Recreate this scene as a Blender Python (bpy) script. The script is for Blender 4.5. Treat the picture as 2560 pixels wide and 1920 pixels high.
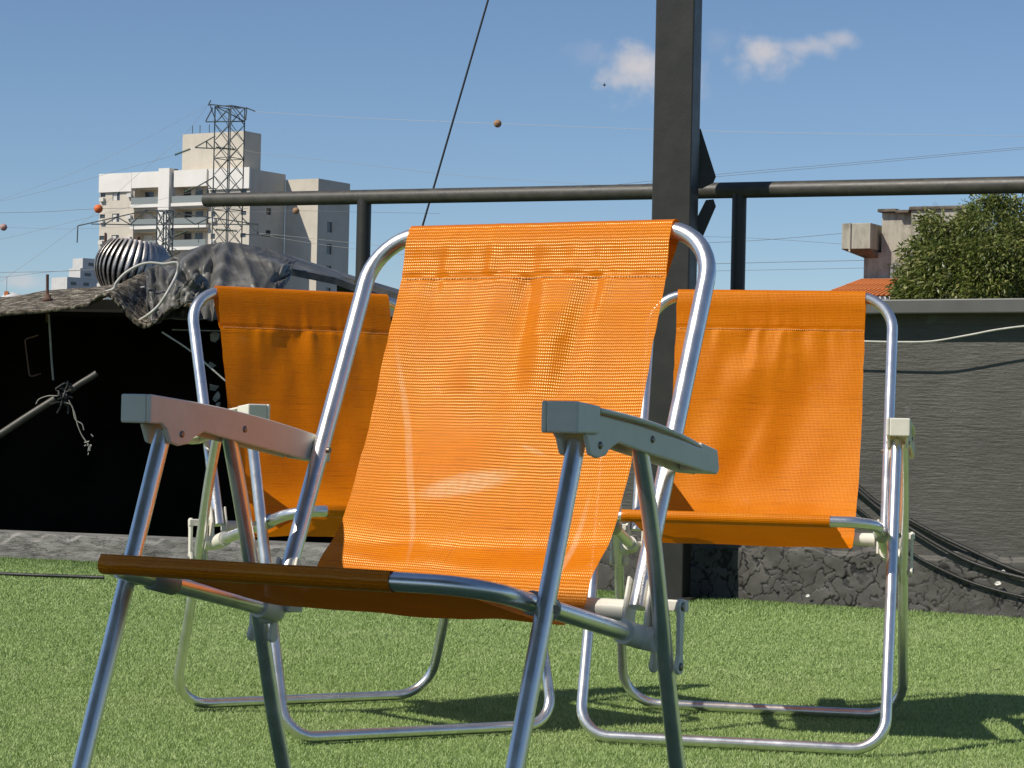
import bpy, bmesh, math, random
import numpy as np
from mathutils import Vector, Matrix
random.seed(7); rng = np.random.default_rng(7)
sc = bpy.context.scene
for o in list(bpy.data.objects): bpy.data.objects.remove(o)
COL = sc.collection

# ------------------------------------------------------------------ camera
F_PX, CAM_H, PITCH, ROLL = 5936.4, 0.5551, 0.0162, 0.0216      # focal length in photo pixels (2560 wide)
FWD = Vector((0, math.cos(PITCH), math.sin(PITCH)))
UP0 = Vector((0, -math.sin(PITCH), math.cos(PITCH)))
RIGHT = math.cos(ROLL)*Vector((1, 0, 0)) + math.sin(ROLL)*UP0
UP = math.cos(ROLL)*UP0 - math.sin(ROLL)*Vector((1, 0, 0))
cam = bpy.data.cameras.new('camera'); cam_o = bpy.data.objects.new('camera', cam); COL.objects.link(cam_o)
cam.sensor_width = 36; cam.lens = F_PX/2560*36; cam.clip_start = 0.05; cam.clip_end = 6000
m = Matrix((RIGHT, UP, -FWD)).transposed().to_4x4(); m.translation = (0, 0, CAM_H); cam_o.matrix_world = m
sc.camera = cam_o

def at(px, py, y):
    """photo pixel + distance along the ground axis -> point in the place"""
    d = FWD + RIGHT*((px-1280)/F_PX) - UP*((py-960)/F_PX)
    return Vector((0, 0, CAM_H)) + d*(y/d.y)

# ------------------------------------------------------------------ sky and sun
SUN_EL, SUN_H = math.radians(46), Vector((-0.87, -0.49)).normalized()
world = bpy.data.worlds.new('World'); sc.world = world; world.use_nodes = True
SKY_STRENGTH = 0.106
def build_world():
    nt = world.node_tree; N = nt.nodes; N.clear(); L = nt.links
    out = N.new('ShaderNodeOutputWorld'); bg = N.new('ShaderNodeBackground'); bg.inputs[1].default_value = SKY_STRENGTH
    sky = N.new('ShaderNodeTexSky'); sky.sky_type = 'NISHITA'; sky.sun_disc = False
    sky.sun_elevation = SUN_EL; sky.sun_rotation = math.atan2(SUN_H.x, SUN_H.y)
    sky.altitude = 1000; sky.air_density = 0.9; sky.dust_density = 0.25; sky.ozone_density = 4.5
    tc = N.new('ShaderNodeTexCoord'); sep = N.new('ShaderNodeSeparateXYZ'); L.new(tc.outputs['Generated'], sep.inputs[0])
    def M(op, a, b=None, c=None):
        n = N.new('ShaderNodeMath'); n.operation = op
        for i, v in enumerate((a, b, c)):
            if v is None: continue
            if isinstance(v, (int, float)): n.inputs[i].default_value = v
            else: L.new(v, n.inputs[i])
        return n.outputs[0]
    yy = M('MAXIMUM', sep.outputs[1], 0.02)
    ax = M('DIVIDE', sep.outputs[0], yy); az = M('DIVIDE', sep.outputs[2], yy)
    comb = N.new('ShaderNodeCombineXYZ'); L.new(ax, comb.inputs[0]); L.new(az, comb.inputs[1])
    noi = N.new('ShaderNodeTexNoise'); noi.inputs['Scale'].default_value = 70; noi.inputs['Detail'].default_value = 9
    noi.inputs['Roughness'].default_value = .55; L.new(comb.outputs[0], noi.inputs['Vector'])
    total = None
    for (px, py, rx, ry, w) in ((1590, 175, 105, 78, .92), (1690, 205, 90, 60, .5), (1905, 140, 92, 62, .85), (1868, 168, 42, 42, .5), (2010, 118, 95, 30, .6),
                                (2108, 100, 55, 26, .55), (1470, 140, 70, 40, .16), (55, 702, 75, 24, .6), (1800, 100, 60, 40, .12)):
        p = at(px, py, 1.0) - Vector((0, 0, CAM_H))
        dx = M('DIVIDE', M('SUBTRACT', ax, p.x), rx/F_PX); dz = M('DIVIDE', M('SUBTRACT', az, p.z), ry/F_PX)
        r = M('SQRT', M('ADD', M('MULTIPLY', dx, dx), M('MULTIPLY', dz, dz)))
        g = M('SUBTRACT', 1.25, r)
        g = M('ADD', g, M('MULTIPLY', M('SUBTRACT', noi.outputs[0], .5), 2.5))
        mr = N.new('ShaderNodeMapRange'); mr.interpolation_type = 'SMOOTHSTEP'; L.new(g, mr.inputs[0]); mr.inputs[1].default_value = 0.0; mr.inputs[2].default_value = 1.45
        s = M('MULTIPLY', mr.outputs[0], w)
        total = s if total is None else M('MAXIMUM', total, s)
    front = M('GREATER_THAN', sep.outputs[1], 0.05); total = M('MULTIPLY', total, front)
    mix = N.new('ShaderNodeMix'); mix.data_type = 'RGBA'; L.new(total, mix.inputs[0]); L.new(sky.outputs[0], mix.inputs[6])
    mix.inputs[7].default_value = (6.6, 6.3, 6.4, 1)
    L.new(mix.outputs[2], bg.inputs[0]); L.new(bg.outputs[0], out.inputs[0])
build_world()
sun = bpy.data.lights.new('sun', 'SUN'); sun.energy = 5.0; sun.angle = math.radians(.53); sun.color = (1, .935, .83)
sun_o = bpy.data.objects.new('sun', sun); COL.objects.link(sun_o)
to_sun = Vector((SUN_H.x*math.cos(SUN_EL), SUN_H.y*math.cos(SUN_EL), math.sin(SUN_EL)))
sun_o.rotation_euler = to_sun.to_track_quat('Z', 'Y').to_euler(); sun_o.location = (-6, -4, 8)
vs = sc.view_settings; vs.view_transform = 'Standard'; vs.look = 'None'; vs.gamma = 1; vs.use_curve_mapping = False; vs.exposure = -0.15

# ------------------------------------------------------------------ materials
class NT:
    def __init__(s, name):
        s.m = bpy.data.materials.new(name); s.m.use_nodes = True; s.t = s.m.node_tree; s.N = s.t.nodes; s.L = s.t.links
        s.b = s.N['Principled BSDF']; s.out = s.N['Material Output']
    def n(s, typ, **k):
        x = s.N.new(typ)
        for a, v in k.items(): setattr(x, a, v)
        return x
    def l(s, a, b): s.L.new(a, b)
    def math(s, op, a, b=None, c=None, clamp=False):
        n = s.N.new('ShaderNodeMath'); n.operation = op; n.use_clamp = clamp
        for i, v in enumerate((a, b, c)):
            if v is None: continue
            if isinstance(v, (int, float)): n.inputs[i].default_value = v
            else: s.L.new(v, n.inputs[i])
        return n.outputs[0]
    def noise(s, scale, detail=4, rough=.55, vec=None, stretch=None, coord='Object'):
        n = s.N.new('ShaderNodeTexNoise'); n.inputs['Scale'].default_value = scale; n.inputs['Detail'].default_value = detail; n.inputs['Roughness'].default_value = rough
        if vec is None:
            tc = s.N.new('ShaderNodeTexCoord'); vec = tc.outputs[coord]
        if stretch:
            mp = s.N.new('ShaderNodeMapping'); mp.inputs['Scale'].default_value = stretch; s.L.new(vec, mp.inputs[0]); vec = mp.outputs[0]
        s.L.new(vec, n.inputs['Vector']); return n.outputs[0]
    def ramp(s, fac, stops):
        r = s.N.new('ShaderNodeValToRGB'); e = r.color_ramp.elements
        while len(e) < len(stops): e.new(.5)
        for x, (p, c) in zip(e, stops):
            x.position = p; x.color = (*c, 1) if len(c) == 3 else c
        s.L.new(fac, r.inputs[0]); return r.outputs[0]
    def mix(s, fac, a, b, blend='MIX'):
        n = s.N.new('ShaderNodeMix'); n.data_type = 'RGBA'; n.blend_type = blend
        for i, v in ((0, fac), (6, a), (7, b)):
            if isinstance(v, (int, float)): n.inputs[i].default_value = v
            elif isinstance(v, tuple): n.inputs[i].default_value = (*v, 1) if len(v) == 3 else v
            else: s.L.new(v, n.inputs[i])
        return n.outputs[2]
    def bump(s, h, dist=.002, strength=1, normal=None):
        n = s.N.new('ShaderNodeBump'); n.inputs['Distance'].default_value = dist; n.inputs['Strength'].default_value = strength
        s.L.new(h, n.inputs['Height'])
        if normal is not None: s.L.new(normal, n.inputs['Normal'])
        return n.outputs[0]
    def set(s, **k):
        for a, v in k.items():
            i = s.b.inputs[a.replace('_', ' ')]
            if isinstance(v, (int, float)): i.default_value = v
            elif isinstance(v, tuple): i.default_value = (*v, 1) if len(v) == 3 else v
            else: s.L.new(v, i)
        return s.m

def simple(name, col, rough=.6, metal=0, var=.25, scale=30, bump=.0008, bscale=120, spec=.5):
    t = NT(name); n = t.noise(scale, 5)
    lo = tuple(c*(1-var) for c in col); hi = tuple(min(1, c*(1+var)) for c in col)
    c = t.ramp(n, [(.3, lo), (.7, hi)])
    h = t.noise(bscale, 4)
    r = t.math('MULTIPLY_ADD', n, .25, rough-.12)
    t.set(Base_Color=c, Roughness=r, Metallic=metal, Normal=t.bump(h, bump))
    t.b.inputs['Specular IOR Level'].default_value = spec
    return t.m

MAT = {}
def mat_aluminium():
    t = NT('aluminium'); sc1 = t.noise(300, 3, stretch=(1, 1, .06)); blot = t.noise(26, 6, .65)
    spots = t.noise(420, 2)
    pit = t.math('GREATER_THAN', spots, .70)
    c = t.ramp(blot, [(.25, (.70, .69, .68)), (.6, (.86, .85, .84)), (.8, (.91, .90, .89))])
    c = t.mix(t.math('MULTIPLY', pit, .5), c, (.42, .41, .40))
    r = t.math('MULTIPLY_ADD', blot, .24, .19)
    r = t.math('MULTIPLY_ADD', pit, .25, r)
    return t.set(Base_Color=c, Metallic=.92, Roughness=r, Normal=t.bump(sc1, .00008, .5))
MAT['alu'] = mat_aluminium()

def mat_fabric(name, scuffs):
    t = NT(name)
    uv = t.n('ShaderNodeUVMap'); uv.uv_map = 'UVMap'; pr, pc = (.0037, .0028) if scuffs else (.0031, .0025)
    sep = t.n('ShaderNodeSeparateXYZ'); t.l(uv.outputs[0], sep.inputs[0]); u, v = sep.outputs[0], sep.outputs[1]
    wob = t.math('MULTIPLY', t.math('SUBTRACT', t.noise(40, 2, vec=uv.outputs[0]), .5), .0016)
    v2 = t.math('ADD', v, wob); u2 = t.math('ADD', u, wob)
    hr = t.math('ABSOLUTE', t.math('SINE', t.math('MULTIPLY', v2, math.pi/pr)))
    hc = t.math('ABSOLUTE', t.math('SINE', t.math('MULTIPLY', u2, math.pi/pc)))
    rowv = t.noise(1, 2, vec=uv.outputs[0], stretch=(14, 330, 1)); colv = t.noise(1, 2, vec=uv.outputs[0], stretch=(420, 10, 1))
    h = t.math('ADD', t.math('MULTIPLY', hr, .38), t.math('MULTIPLY', t.math('MULTIPLY', hr, hc), .8))
    gap = t.math('SUBTRACT', 1, t.math('SMOOTHSTEP' if False else 'MULTIPLY', hr, 2.6), clamp=True)       # between the rows
    hole = t.math('MULTIPLY', gap, t.math('MULTIPLY_ADD', hc, .85, .15))
    dark_thread = t.math('MAXIMUM', t.math('MULTIPLY', t.math('SUBTRACT', rowv, .56, clamp=True), 3.2), t.math('MULTIPLY', t.math('SUBTRACT', colv, .60, clamp=True), 2.6), clamp=True)
    thread = t.noise(900, 2, vec=uv.outputs[0], stretch=(.12, 1, 1))
    big = t.noise(9, 4, vec=uv.outputs[0])
    c = t.ramp(t.math('MULTIPLY_ADD', thread, .55, t.math('MULTIPLY', big, .45)), [(.3, (.70, .172, .0003)), (.55, (.79, .220, .0005)), (.75, (.84, .27, .0015))])
    c = t.mix(t.math('MULTIPLY', hole, .58 if scuffs else .42), c, (.34, .060, .0006)); c = t.mix(dark_thread, c, (.46, .10, .0006))
    dust = t.math('MULTIPLY', t.math('SUBTRACT', t.noise(16, 6, .7, vec=uv.outputs[0]), .60, clamp=True), .7)
    rgh = .25 if scuffs else .36
    if scuffs:
        tot = None
        for (cu, cv, ang, lu, lv, amt) in scuffs:
            mp = t.n('ShaderNodeMapping'); mp.vector_type = 'TEXTURE'; mp.inputs['Location'].default_value = (cu, cv, 0)
            mp.inputs['Rotation'].default_value = (0, 0, ang); mp.inputs['Scale'].default_value = (lu, lv, 1); t.l(uv.outputs[0], mp.inputs[0])
            ln = t.n('ShaderNodeVectorMath', operation='LENGTH'); t.l(mp.outputs[0], ln.inputs[0])
            e = t.math('MULTIPLY', t.math('SUBTRACT', 1, ln.outputs['Value'], clamp=True), amt*2.2)
            e = t.math('MINIMUM', e, amt)
            tot = e if tot is None else t.math('MAXIMUM', tot, e)
        tot = t.math('MULTIPLY', tot, t.math('MULTIPLY_ADD', t.noise(140, 3, vec=uv.outputs[0]), 1.4, .1), clamp=True)
        dust = t.math('MAXIMUM', dust, tot)
    c = t.mix(dust, c, (.86, .58, .36))
    geo = t.n('ShaderNodeNewGeometry'); side = geo.outputs['Backfacing']      # coated glossy side faces the sitter, the rear side is matt
    t.set(Base_Color=c, Roughness=t.math('MULTIPLY_ADD', side, rgh-.75, .75), Normal=t.bump(h, .0005 if scuffs else .00042, .7))
    t.l(t.math('MULTIPLY_ADD', side, (.55 if scuffs else .42)-.12, .12), t.b.inputs['Specular IOR Level']); t.b.inputs['Specular Tint'].default_value = (1, .76, .38, 1)
    tr = t.n('ShaderNodeBsdfTranslucent'); t.l(c, tr.inputs[0])
    ms = t.n('ShaderNodeMixShader'); ms.inputs[0].default_value = .17; t.l(t.b.outputs[0], ms.inputs[1]); t.l(tr.outputs[0], ms.inputs[2])
    tp = t.n('ShaderNodeBsdfTransparent'); m2 = t.n('ShaderNodeMixShader')
    t.l(t.math('MULTIPLY', t.math('GREATER_THAN', hole, .5), .25), m2.inputs[0]); t.l(ms.outputs[0], m2.inputs[1]); t.l(tp.outputs[0], m2.inputs[2])
    t.l(m2.outputs[0], t.out.inputs[0])
    return t.m
MAT['fab'] = mat_fabric('orange_mesh_fabric', [])
MAT['fab_scuffed'] = mat_fabric('orange_mesh_fabric_scuffed', [(-.118, .31, math.atan2(.30, .108), .17, .006, .30), (-.03, .345, math.atan2(-.03, .116), .07, .016, .48),
                                                               (.137, .47, math.pi/2, .13, .006, .4), (.05, .30, .3, .02, .004, .3)])
MAT['thread'] = simple('pale_thread', (.82, .52, .22), .7)
MAT['plastic'] = simple('white_plastic', (.77, .735, .63), .42, var=.06, bump=.0001, spec=.5)
MAT['grey_plastic'] = simple('grey_plastic', (.36, .37, .36), .5, var=.1, bump=.0001)
MAT['steel'] = simple('rivet_steel', (.25, .22, .18), .4, metal=.8, var=.3, bump=.0001)
MAT['black_metal'] = simple('black_painted_metal', (.027, .0255, .021), .50, var=.15, scale=14, bump=.0004, bscale=60)
MAT['rail_metal'] = simple('worn_black_pipe', (.060, .055, .045), .48, var=.25, scale=22, bump=.0006, bscale=90)
MAT['cable_black'] = simple('black_cable', (.015, .015, .014), .5)
MAT['cable_white'] = simple('pale_cable', (.50, .48, .43), .5, var=.15)
MAT['rust'] = simple('rusty_iron', (.11, .055, .035), .8, var=.5, scale=80)
MAT['cord'] = simple('grubby_cord', (.27, .25, .21), .7, var=.3)
MAT['wire'] = simple('grey_wire', (.30, .30, .30), .5, metal=.3)
MAT['wire_dark'] = simple('dark_wire', (.06, .065, .07), .5)
MAT['void'] = simple('shade_black', (.020, .018, .014), 1.0, var=.4, scale=3, spec=.0)  # near-black colour stands in for the deep shade inside the shed
MAT['glass'] = simple('dark_window_glass', (.05, .06, .07), .12, var=.3, bump=.00001, spec=.6)
MAT['pale_glass'] = simple('pale_balcony_glass', (.25, .27, .26), .15, var=.2, bump=.00001)
MAT['city_ground'] = simple('city_ground', (.07, .068, .058), .9, var=.4, scale=.05)

def mat_paint_wall():
    t = NT('grey_brushed_wall')
    st = t.noise(52, 6, .65, stretch=(.20, 1, 1.6)); st2 = t.noise(150, 4, .65, stretch=(.10, 1, 1.0)); big = t.noise(3.2, 5, .6); blot = t.noise(14, 5); rough = t.noise(75, 5, .6); msk = t.noise(4.5, 4)
    c = t.ramp(t.math('MULTIPLY_ADD', big, .6, t.math('MULTIPLY', st, .4)), [(.3, (.048, .046, .038)), (.55, (.075, .072, .062)), (.75, (.12, .115, .10))])
    c = t.mix(t.math('MULTIPLY', t.math('GREATER_THAN', blot, .68), .35), c, (.15, .15, .14))
    h = t.math('ADD', t.math('MULTIPLY', t.math('ADD', st, t.math('MULTIPLY', st2, .8)), t.math('MULTIPLY_ADD', msk, 1.4, .0)), t.math('MULTIPLY', rough, .45))
    return t.set(Base_Color=c, Roughness=.62, Normal=t.bump(h, .0055, .9))
MAT['wall'] = mat_paint_wall()
def mat_bitumen():
    t = NT('cracked_bitumen')
    big = t.noise(12, 6, .6); fine = t.noise(220, 4)
    at_ = t.n('ShaderNodeAttribute', attribute_name='crack')
    c = t.ramp(big, [(.3, (.050, .046, .039)), (.6, (.088, .082, .070)), (.8, (.15, .14, .125))])
    c = t.mix(t.math('MULTIPLY', at_.outputs['Fac'], 1.7, clamp=True), c, (.008, .0075, .007))
    pale = t.math('GREATER_THAN', t.noise(38, 5, .7), .73)
    c = t.mix(t.math('MULTIPLY', pale, .8), c, (.5, .5, .48))
    return t.set(Base_Color=c, Roughness=.6, Normal=t.bump(fine, .0012, .8))
MAT['bitumen'] = mat_bitumen()
MAT['coping'] = simple('grey_coping_paint', (.10, .098, .09), .5, var=.12, scale=8, bump=.0004)
def mat_kerb():
    t = NT('weathered_kerb')
    st = t.noise(22, 7, .65, stretch=(.28, 1, 1.9)); fine = t.noise(140, 4); big = t.noise(5, 5)
    cr = t.math('LESS_THAN', t.math('ABSOLUTE', t.math('SUBTRACT', t.noise(9, 6, .6, stretch=(.4, 1, 1.6)), .5)), .007)
    c = t.ramp(st, [(.3, (.13, .125, .112)), (.5, (.24, .23, .21)), (.7, (.38, .365, .335))])
    c = t.mix(t.math('MULTIPLY', big, .35), c, (.07, .066, .06))
    c = t.mix(t.math('MULTIPLY', cr, .6), c, (.03, .028, .025))
    return t.set(Base_Color=c, Roughness=.75, Normal=t.bump(t.math('ADD', st, t.math('MULTIPLY', fine, .3)), .008, .9))
MAT['kerb'] = mat_kerb()
def mat_cement_sheet():
    t = NT('mossy_fibre_cement')
    a = t.noise(20, 8, .75); b = t.noise(60, 5, .75); big = t.noise(7, 3)
    c = t.ramp(a, [(.38, (.025, .019, .011)), (.48, (.09, .072, .046)), (.55, (.28, .235, .17)), (.66, (.60, .54, .44))])
    c = t.mix(t.math('GREATER_THAN', b, .58), c, (.04, .032, .02))
    return t.set(Base_Color=c, Roughness=.9, Normal=t.bump(t.math('ADD', a, b), .012, 1))
MAT['sheet'] = mat_cement_sheet()
def mat_tarp():
    t = NT('black_tarp')
    big = t.noise(7, 6, .65); weave = t.n('ShaderNodeTexWave'); weave.inputs['Scale'].default_value = 75; weave.inputs['Distortion'].default_value = 1.5
    tc = t.n('ShaderNodeTexCoord'); mp = t.n('ShaderNodeMapping'); mp.inputs['Rotation'].default_value = (0, .9, .2); t.l(tc.outputs['Object'], mp.inputs[0]); t.l(mp.outputs[0], weave.inputs[0])
    c = t.ramp(big, [(.3, (.045, .043, .037)), (.52, (.095, .090, .078)), (.72, (.21, .20, .178))])
    sp = t.math('GREATER_THAN', t.noise(70, 5, .7), .69)
    c = t.mix(t.math('MULTIPLY', sp, .5), c, (.33, .33, .32))  # shiny specks put into the tarp colour as paler spots
    h = t.math('ADD', t.math('MULTIPLY', weave.outputs['Fac'], .07), t.noise(30, 5))
    return t.set(Base_Color=c, Roughness=.46, Normal=t.bump(h, .0022, .9))
MAT['tarp'] = mat_tarp()
def edge_pile_shade(t, c, deep):
    # pile shading along wall and kerb, put into the colour as deeper green
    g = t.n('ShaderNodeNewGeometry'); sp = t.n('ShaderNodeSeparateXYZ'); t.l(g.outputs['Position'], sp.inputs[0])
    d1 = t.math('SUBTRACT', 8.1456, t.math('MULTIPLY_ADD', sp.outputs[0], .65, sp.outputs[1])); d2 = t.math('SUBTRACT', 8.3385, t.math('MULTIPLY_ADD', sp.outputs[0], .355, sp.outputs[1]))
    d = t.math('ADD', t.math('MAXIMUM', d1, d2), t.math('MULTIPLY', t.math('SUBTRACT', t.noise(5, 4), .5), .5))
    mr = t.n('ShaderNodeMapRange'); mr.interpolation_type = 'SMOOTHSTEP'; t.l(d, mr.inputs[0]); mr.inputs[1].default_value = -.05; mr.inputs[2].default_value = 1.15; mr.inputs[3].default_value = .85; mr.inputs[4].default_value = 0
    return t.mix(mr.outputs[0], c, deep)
def mat_turf(name, blade):
    t = NT(name)
    big = t.noise(2.2, 5, .6); mid = t.noise(22, 4, .65, stretch=(.45, 1, 1))
    if blade:
        g = t.n('ShaderNodeNewGeometry'); r = g.outputs['Random Per Island']
        c = t.ramp(r, [(0, (.20, .28, .074)), (.35, (.315, .42, .135)), (.7, (.415, .51, .205)), (.92, (.50, .59, .28)), (1, (.60, .64, .38))])
        c = t.mix(t.math('MULTIPLY_ADD', mid, .8, -.1, clamp=True), c, (.225, .36, .10), 'MIX')
        c = t.mix(t.math('MULTIPLY', t.math('SUBTRACT', big, .47, clamp=True), 2.6), c, (.42, .50, .22))
        c = edge_pile_shade(t, c, (.075, .155, .020))
        t.set(Base_Color=c, Roughness=.55); t.b.inputs['Specular IOR Level'].default_value = .3
    else:
        c = t.ramp(mid, [(.3, (.13, .205, .05)), (.7, (.20, .295, .08))])
        c = edge_pile_shade(t, c, (.045, .095, .014)); t.set(Base_Color=c, Roughness=.9)
    return t.m
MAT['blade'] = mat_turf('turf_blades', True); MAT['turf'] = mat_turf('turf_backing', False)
def mat_render(name, lo, hi, streak=.35):
    t = NT(name); n = t.noise(.35, 5, .6); s = t.noise(1.1, 5, .6, stretch=(1, 1, .12))
    c = t.ramp(t.math('MULTIPLY_ADD', s, streak, t.math('MULTIPLY', n, 1-streak)), [(.3, lo), (.65, hi)])
    return t.set(Base_Color=c, Roughness=.85)
MAT['bld'] = mat_render('cream_render', (.54, .485, .395), (.66, .60, .50), .3)
MAT['bld_white'] = mat_render('white_render', (.74, .71, .65), (.84, .81, .75), .3)
MAT['bld_far'] = mat_render('far_white_render', (.50, .49, .47), (.62, .61, .59), .3)
MAT['bld_shutter'] = simple('white_shutter', (.66, .64, .6), .6, var=.05)
def mat_oldwall():
    t = NT('stained_plaster'); a = t.noise(.9, 6, .65); s = t.noise(2.4, 6, .65, stretch=(1, 1, .16))
    c = t.ramp(t.math('MULTIPLY_ADD', s, .55, t.math('MULTIPLY', a, .45)), [(.30, (.10, .088, .065)), (.41, (.29, .265, .21)), (.52, (.43, .40, .32)), (.7, (.53, .49, .405))])
    return t.set(Base_Color=c, Roughness=.9)
MAT['oldwall'] = mat_oldwall()
MAT['oldcap'] = simple('stained_concrete_cap', (.13, .11, .085), .9, var=.5, scale=2)
MAT['tile'] = simple('clay_roof_tile', (.55, .17, .045), .75, var=.35, scale=1.2)
def mat_leaf():
    t = NT('tree_leaf'); g = t.n('ShaderNodeNewGeometry')
    c = t.ramp(g.outputs['Random Per Island'], [(0, (.055, .080, .012)), (.4, (.105, .140, .023)), (.75, (.20, .22, .048)), (1, (.34, .33, .13))])
    t.set(Base_Color=c, Roughness=.4)
    tr = t.n('ShaderNodeBsdfTranslucent'); t.l(c, tr.inputs[0]); ms = t.n('ShaderNodeMixShader'); ms.inputs[0].default_value = .22
    t.l(t.b.outputs[0], ms.inputs[1]); t.l(tr.outputs[0], ms.inputs[2]); t.l(ms.outputs[0], t.out.inputs[0]); return t.m
MAT['leaf'] = mat_leaf(); MAT['bark'] = simple('bark', (.10, .075, .05), .9, scale=4)
MAT['galv'] = simple('dull_galvanised_steel', (.42, .39, .36), .38, metal=.85, var=.35, scale=25, bump=.001)
MAT['pylon'] = simple('pylon_steel', (.10, .115, .115), .6, metal=.3, var=.3, scale=.5)
MAT['insul'] = simple('green_glass_insulator', (.08, .13, .09), .25)
MAT['ball_o'] = simple('orange_marker', (.75, .16, .035), .6, var=.2, scale=2); MAT['ball_b'] = simple('faded_marker', (.36, .21, .11), .8, var=.25, scale=3); MAT['ball_p'] = simple('pale_marker', (.45, .27, .23), .8, var=.35, scale=3)
MAT['unseen_shade'] = simple('dark_shade_sheet', (.05, .048, .042), .7)

# ------------------------------------------------------------------ mesh helpers
def link(name, me, mat=None, parent=None, smooth=False):
    if mat is not None: me.materials.append(MAT[mat] if isinstance(mat, str) else mat)
    if smooth: me.polygons.foreach_set('use_smooth', [True]*len(me.polygons))
    o = bpy.data.objects.new(name, me); COL.objects.link(o)
    if parent is not None: o.parent = parent
    return o
def mesh_np(name, V, Fc, mat=None, parent=None, smooth=False):
    me = bpy.data.meshes.new(name); me.from_pydata([tuple(map(float, v)) for v in V], [], Fc); me.update()
    return link(name, me, mat, parent, smooth)
def tag(o, label, cat, group=None):
    o['label'] = label; o['category'] = cat
    if group: o['group'] = group
    return o
def structure(o, label=None):
    o['kind'] = 'structure'
    if label: o['label'] = label
    return o
def stuff(o): o['kind'] = 'stuff'; return o
def empty(name, loc=(0, 0, 0), rz=0):
    o = bpy.data.objects.new(name, None); COL.objects.link(o); o.location = loc; o.rotation_euler = (0, 0, rz); o.empty_display_size = .1
    return o
class MB:
    """collects shapes that become ONE mesh object"""
    def __init__(s): s.V = []; s.F = []; s.sm = []
    def add(s, V, Fc, smooth=False):
        b = len(s.V); s.V += [tuple(map(float, v)) for v in V]; s.F += [tuple(b+i for i in f) for f in Fc]; s.sm += [smooth]*len(Fc); return s
    def box(s, c, size, R=None):
        c = Vector(c); hx, hy, hz = (a/2 for a in size)
        V = [Vector((x, y, z)) for x in (-hx, hx) for y in (-hy, hy) for z in (-hz, hz)]
        V = [(R @ v if R is not None else v)+c for v in V]
        return s.add(V, [(0, 1, 3, 2), (4, 6, 7, 5), (0, 4, 5, 1), (2, 3, 7, 6), (0, 2, 6, 4), (1, 5, 7, 3)])
    def bar(s, a, b, w):
        a, b = Vector(a), Vector(b); d = b-a; q = d.to_track_quat('Z', 'Y').to_matrix()
        return s.box((a+b)/2, (w, w, d.length), q)
    def tube(s, pts, r, seg=12, caps=True):
        P = [Vector(p) for p in pts]; n = len(P); rs = r if hasattr(r, '__len__') else [r]*n
        T = [(P[min(i+1, n-1)]-P[max(i-1, 0)]).normalized() for i in range(n)]
        ref = Vector((0, 0, 1)) if abs(T[0].z) < .9 else Vector((1, 0, 0))
        u = T[0].cross(ref).normalized(); V = []
        for i in range(n):
            u = (u - T[i]*u.dot(T[i])).normalized(); w = T[i].cross(u)
            for k in range(seg):
                a = 2*math.pi*k/seg; V.append(P[i]+(u*math.cos(a)+w*math.sin(a))*rs[i])
        Fc = [(i*seg+k, i*seg+(k+1) % seg, (i+1)*seg+(k+1) % seg, (i+1)*seg+k) for i in range(n-1) for k in range(seg)]
        s.add(V, Fc, True)
        if caps:
            s.add(V[:seg], [tuple(range(seg-1, -1, -1))]); s.add(V[-seg:], [tuple(range(seg))])
        return s
    def lathe(s, prof, c=(0, 0, 0), seg=24, R=None):
        c = Vector(c); V = []
        for (r, z) in prof:
            for k in range(seg):
                a = 2*math.pi*k/seg; v = Vector((r*math.cos(a), r*math.sin(a), z)); V.append((R @ v if R is not None else v)+c)
        n = len(prof)
        return s.add(V, [(i*seg+k, i*seg+(k+1) % seg, (i+1)*seg+(k+1) % seg, (i+1)*seg+k) for i in range(n-1) for k in range(seg)], True)
    def prism(s, poly, y0, y1, axes):
        """poly (a,b) extruded along third axis; axes maps (a,b,c)->xyz"""
        n = len(poly); V = [axes(a, b, y0) for a, b in poly]+[axes(a, b, y1) for a, b in poly]
        return s.add(V, [tuple(range(n)), tuple(range(2*n-1, n-1, -1))]+[(i, n+i, n+(i+1) % n, (i+1) % n) for i in range(n)])
    def build(s, name, mat, parent=None, bevel=0, seg=2):
        me = bpy.data.meshes.new(name); me.from_pydata(s.V, [], s.F)
        me.polygons.foreach_set('use_smooth', s.sm); me.update()
        if bevel or True:
            bm = bmesh.new(); bm.from_mesh(me); bmesh.ops.recalc_face_normals(bm, faces=bm.faces)
            if bevel:
                ed = [e for e in bm.edges if len(e.link_faces) == 2 and e.calc_face_angle(0) > .6]
                bmesh.ops.bevel(bm, geom=ed, offset=bevel, segments=seg, profile=.5, affect='EDGES', clamp_overlap=True)
            bm.to_mesh(me); bm.free()
        return link(name, me, mat, parent)
def rounded(pts, r, n=7):
    P = [Vector(p) for p in pts]; out = [P[0]]
    for i in range(1, len(P)-1):
        a, b, c = P[i-1], P[i], P[i+1]; da, dc = (a-b).normalized(), (c-b).normalized()
        ang = da.angle(dc); t = min(r/math.tan(ang/2), (a-b).length*.49 if i > 1 else (a-b).length*.9, (c-b).length*.49 if i < len(P)-2 else (c-b).length*.9)
        rr = t*math.tan(ang/2); ctr = b+(da+dc).normalized()*(rr/math.sin(ang/2)); p0, p1 = b+da*t, b+dc*t
        v0, v1 = p0-ctr, p1-ctr; th = v0.angle(v1)
        for k in range(n+1):
            f = k/n; out.append(ctr+(v0*math.sin((1-f)*th)+v1*math.sin(f*th))/math.sin(th))
    out.append(P[-1]); return out
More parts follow.
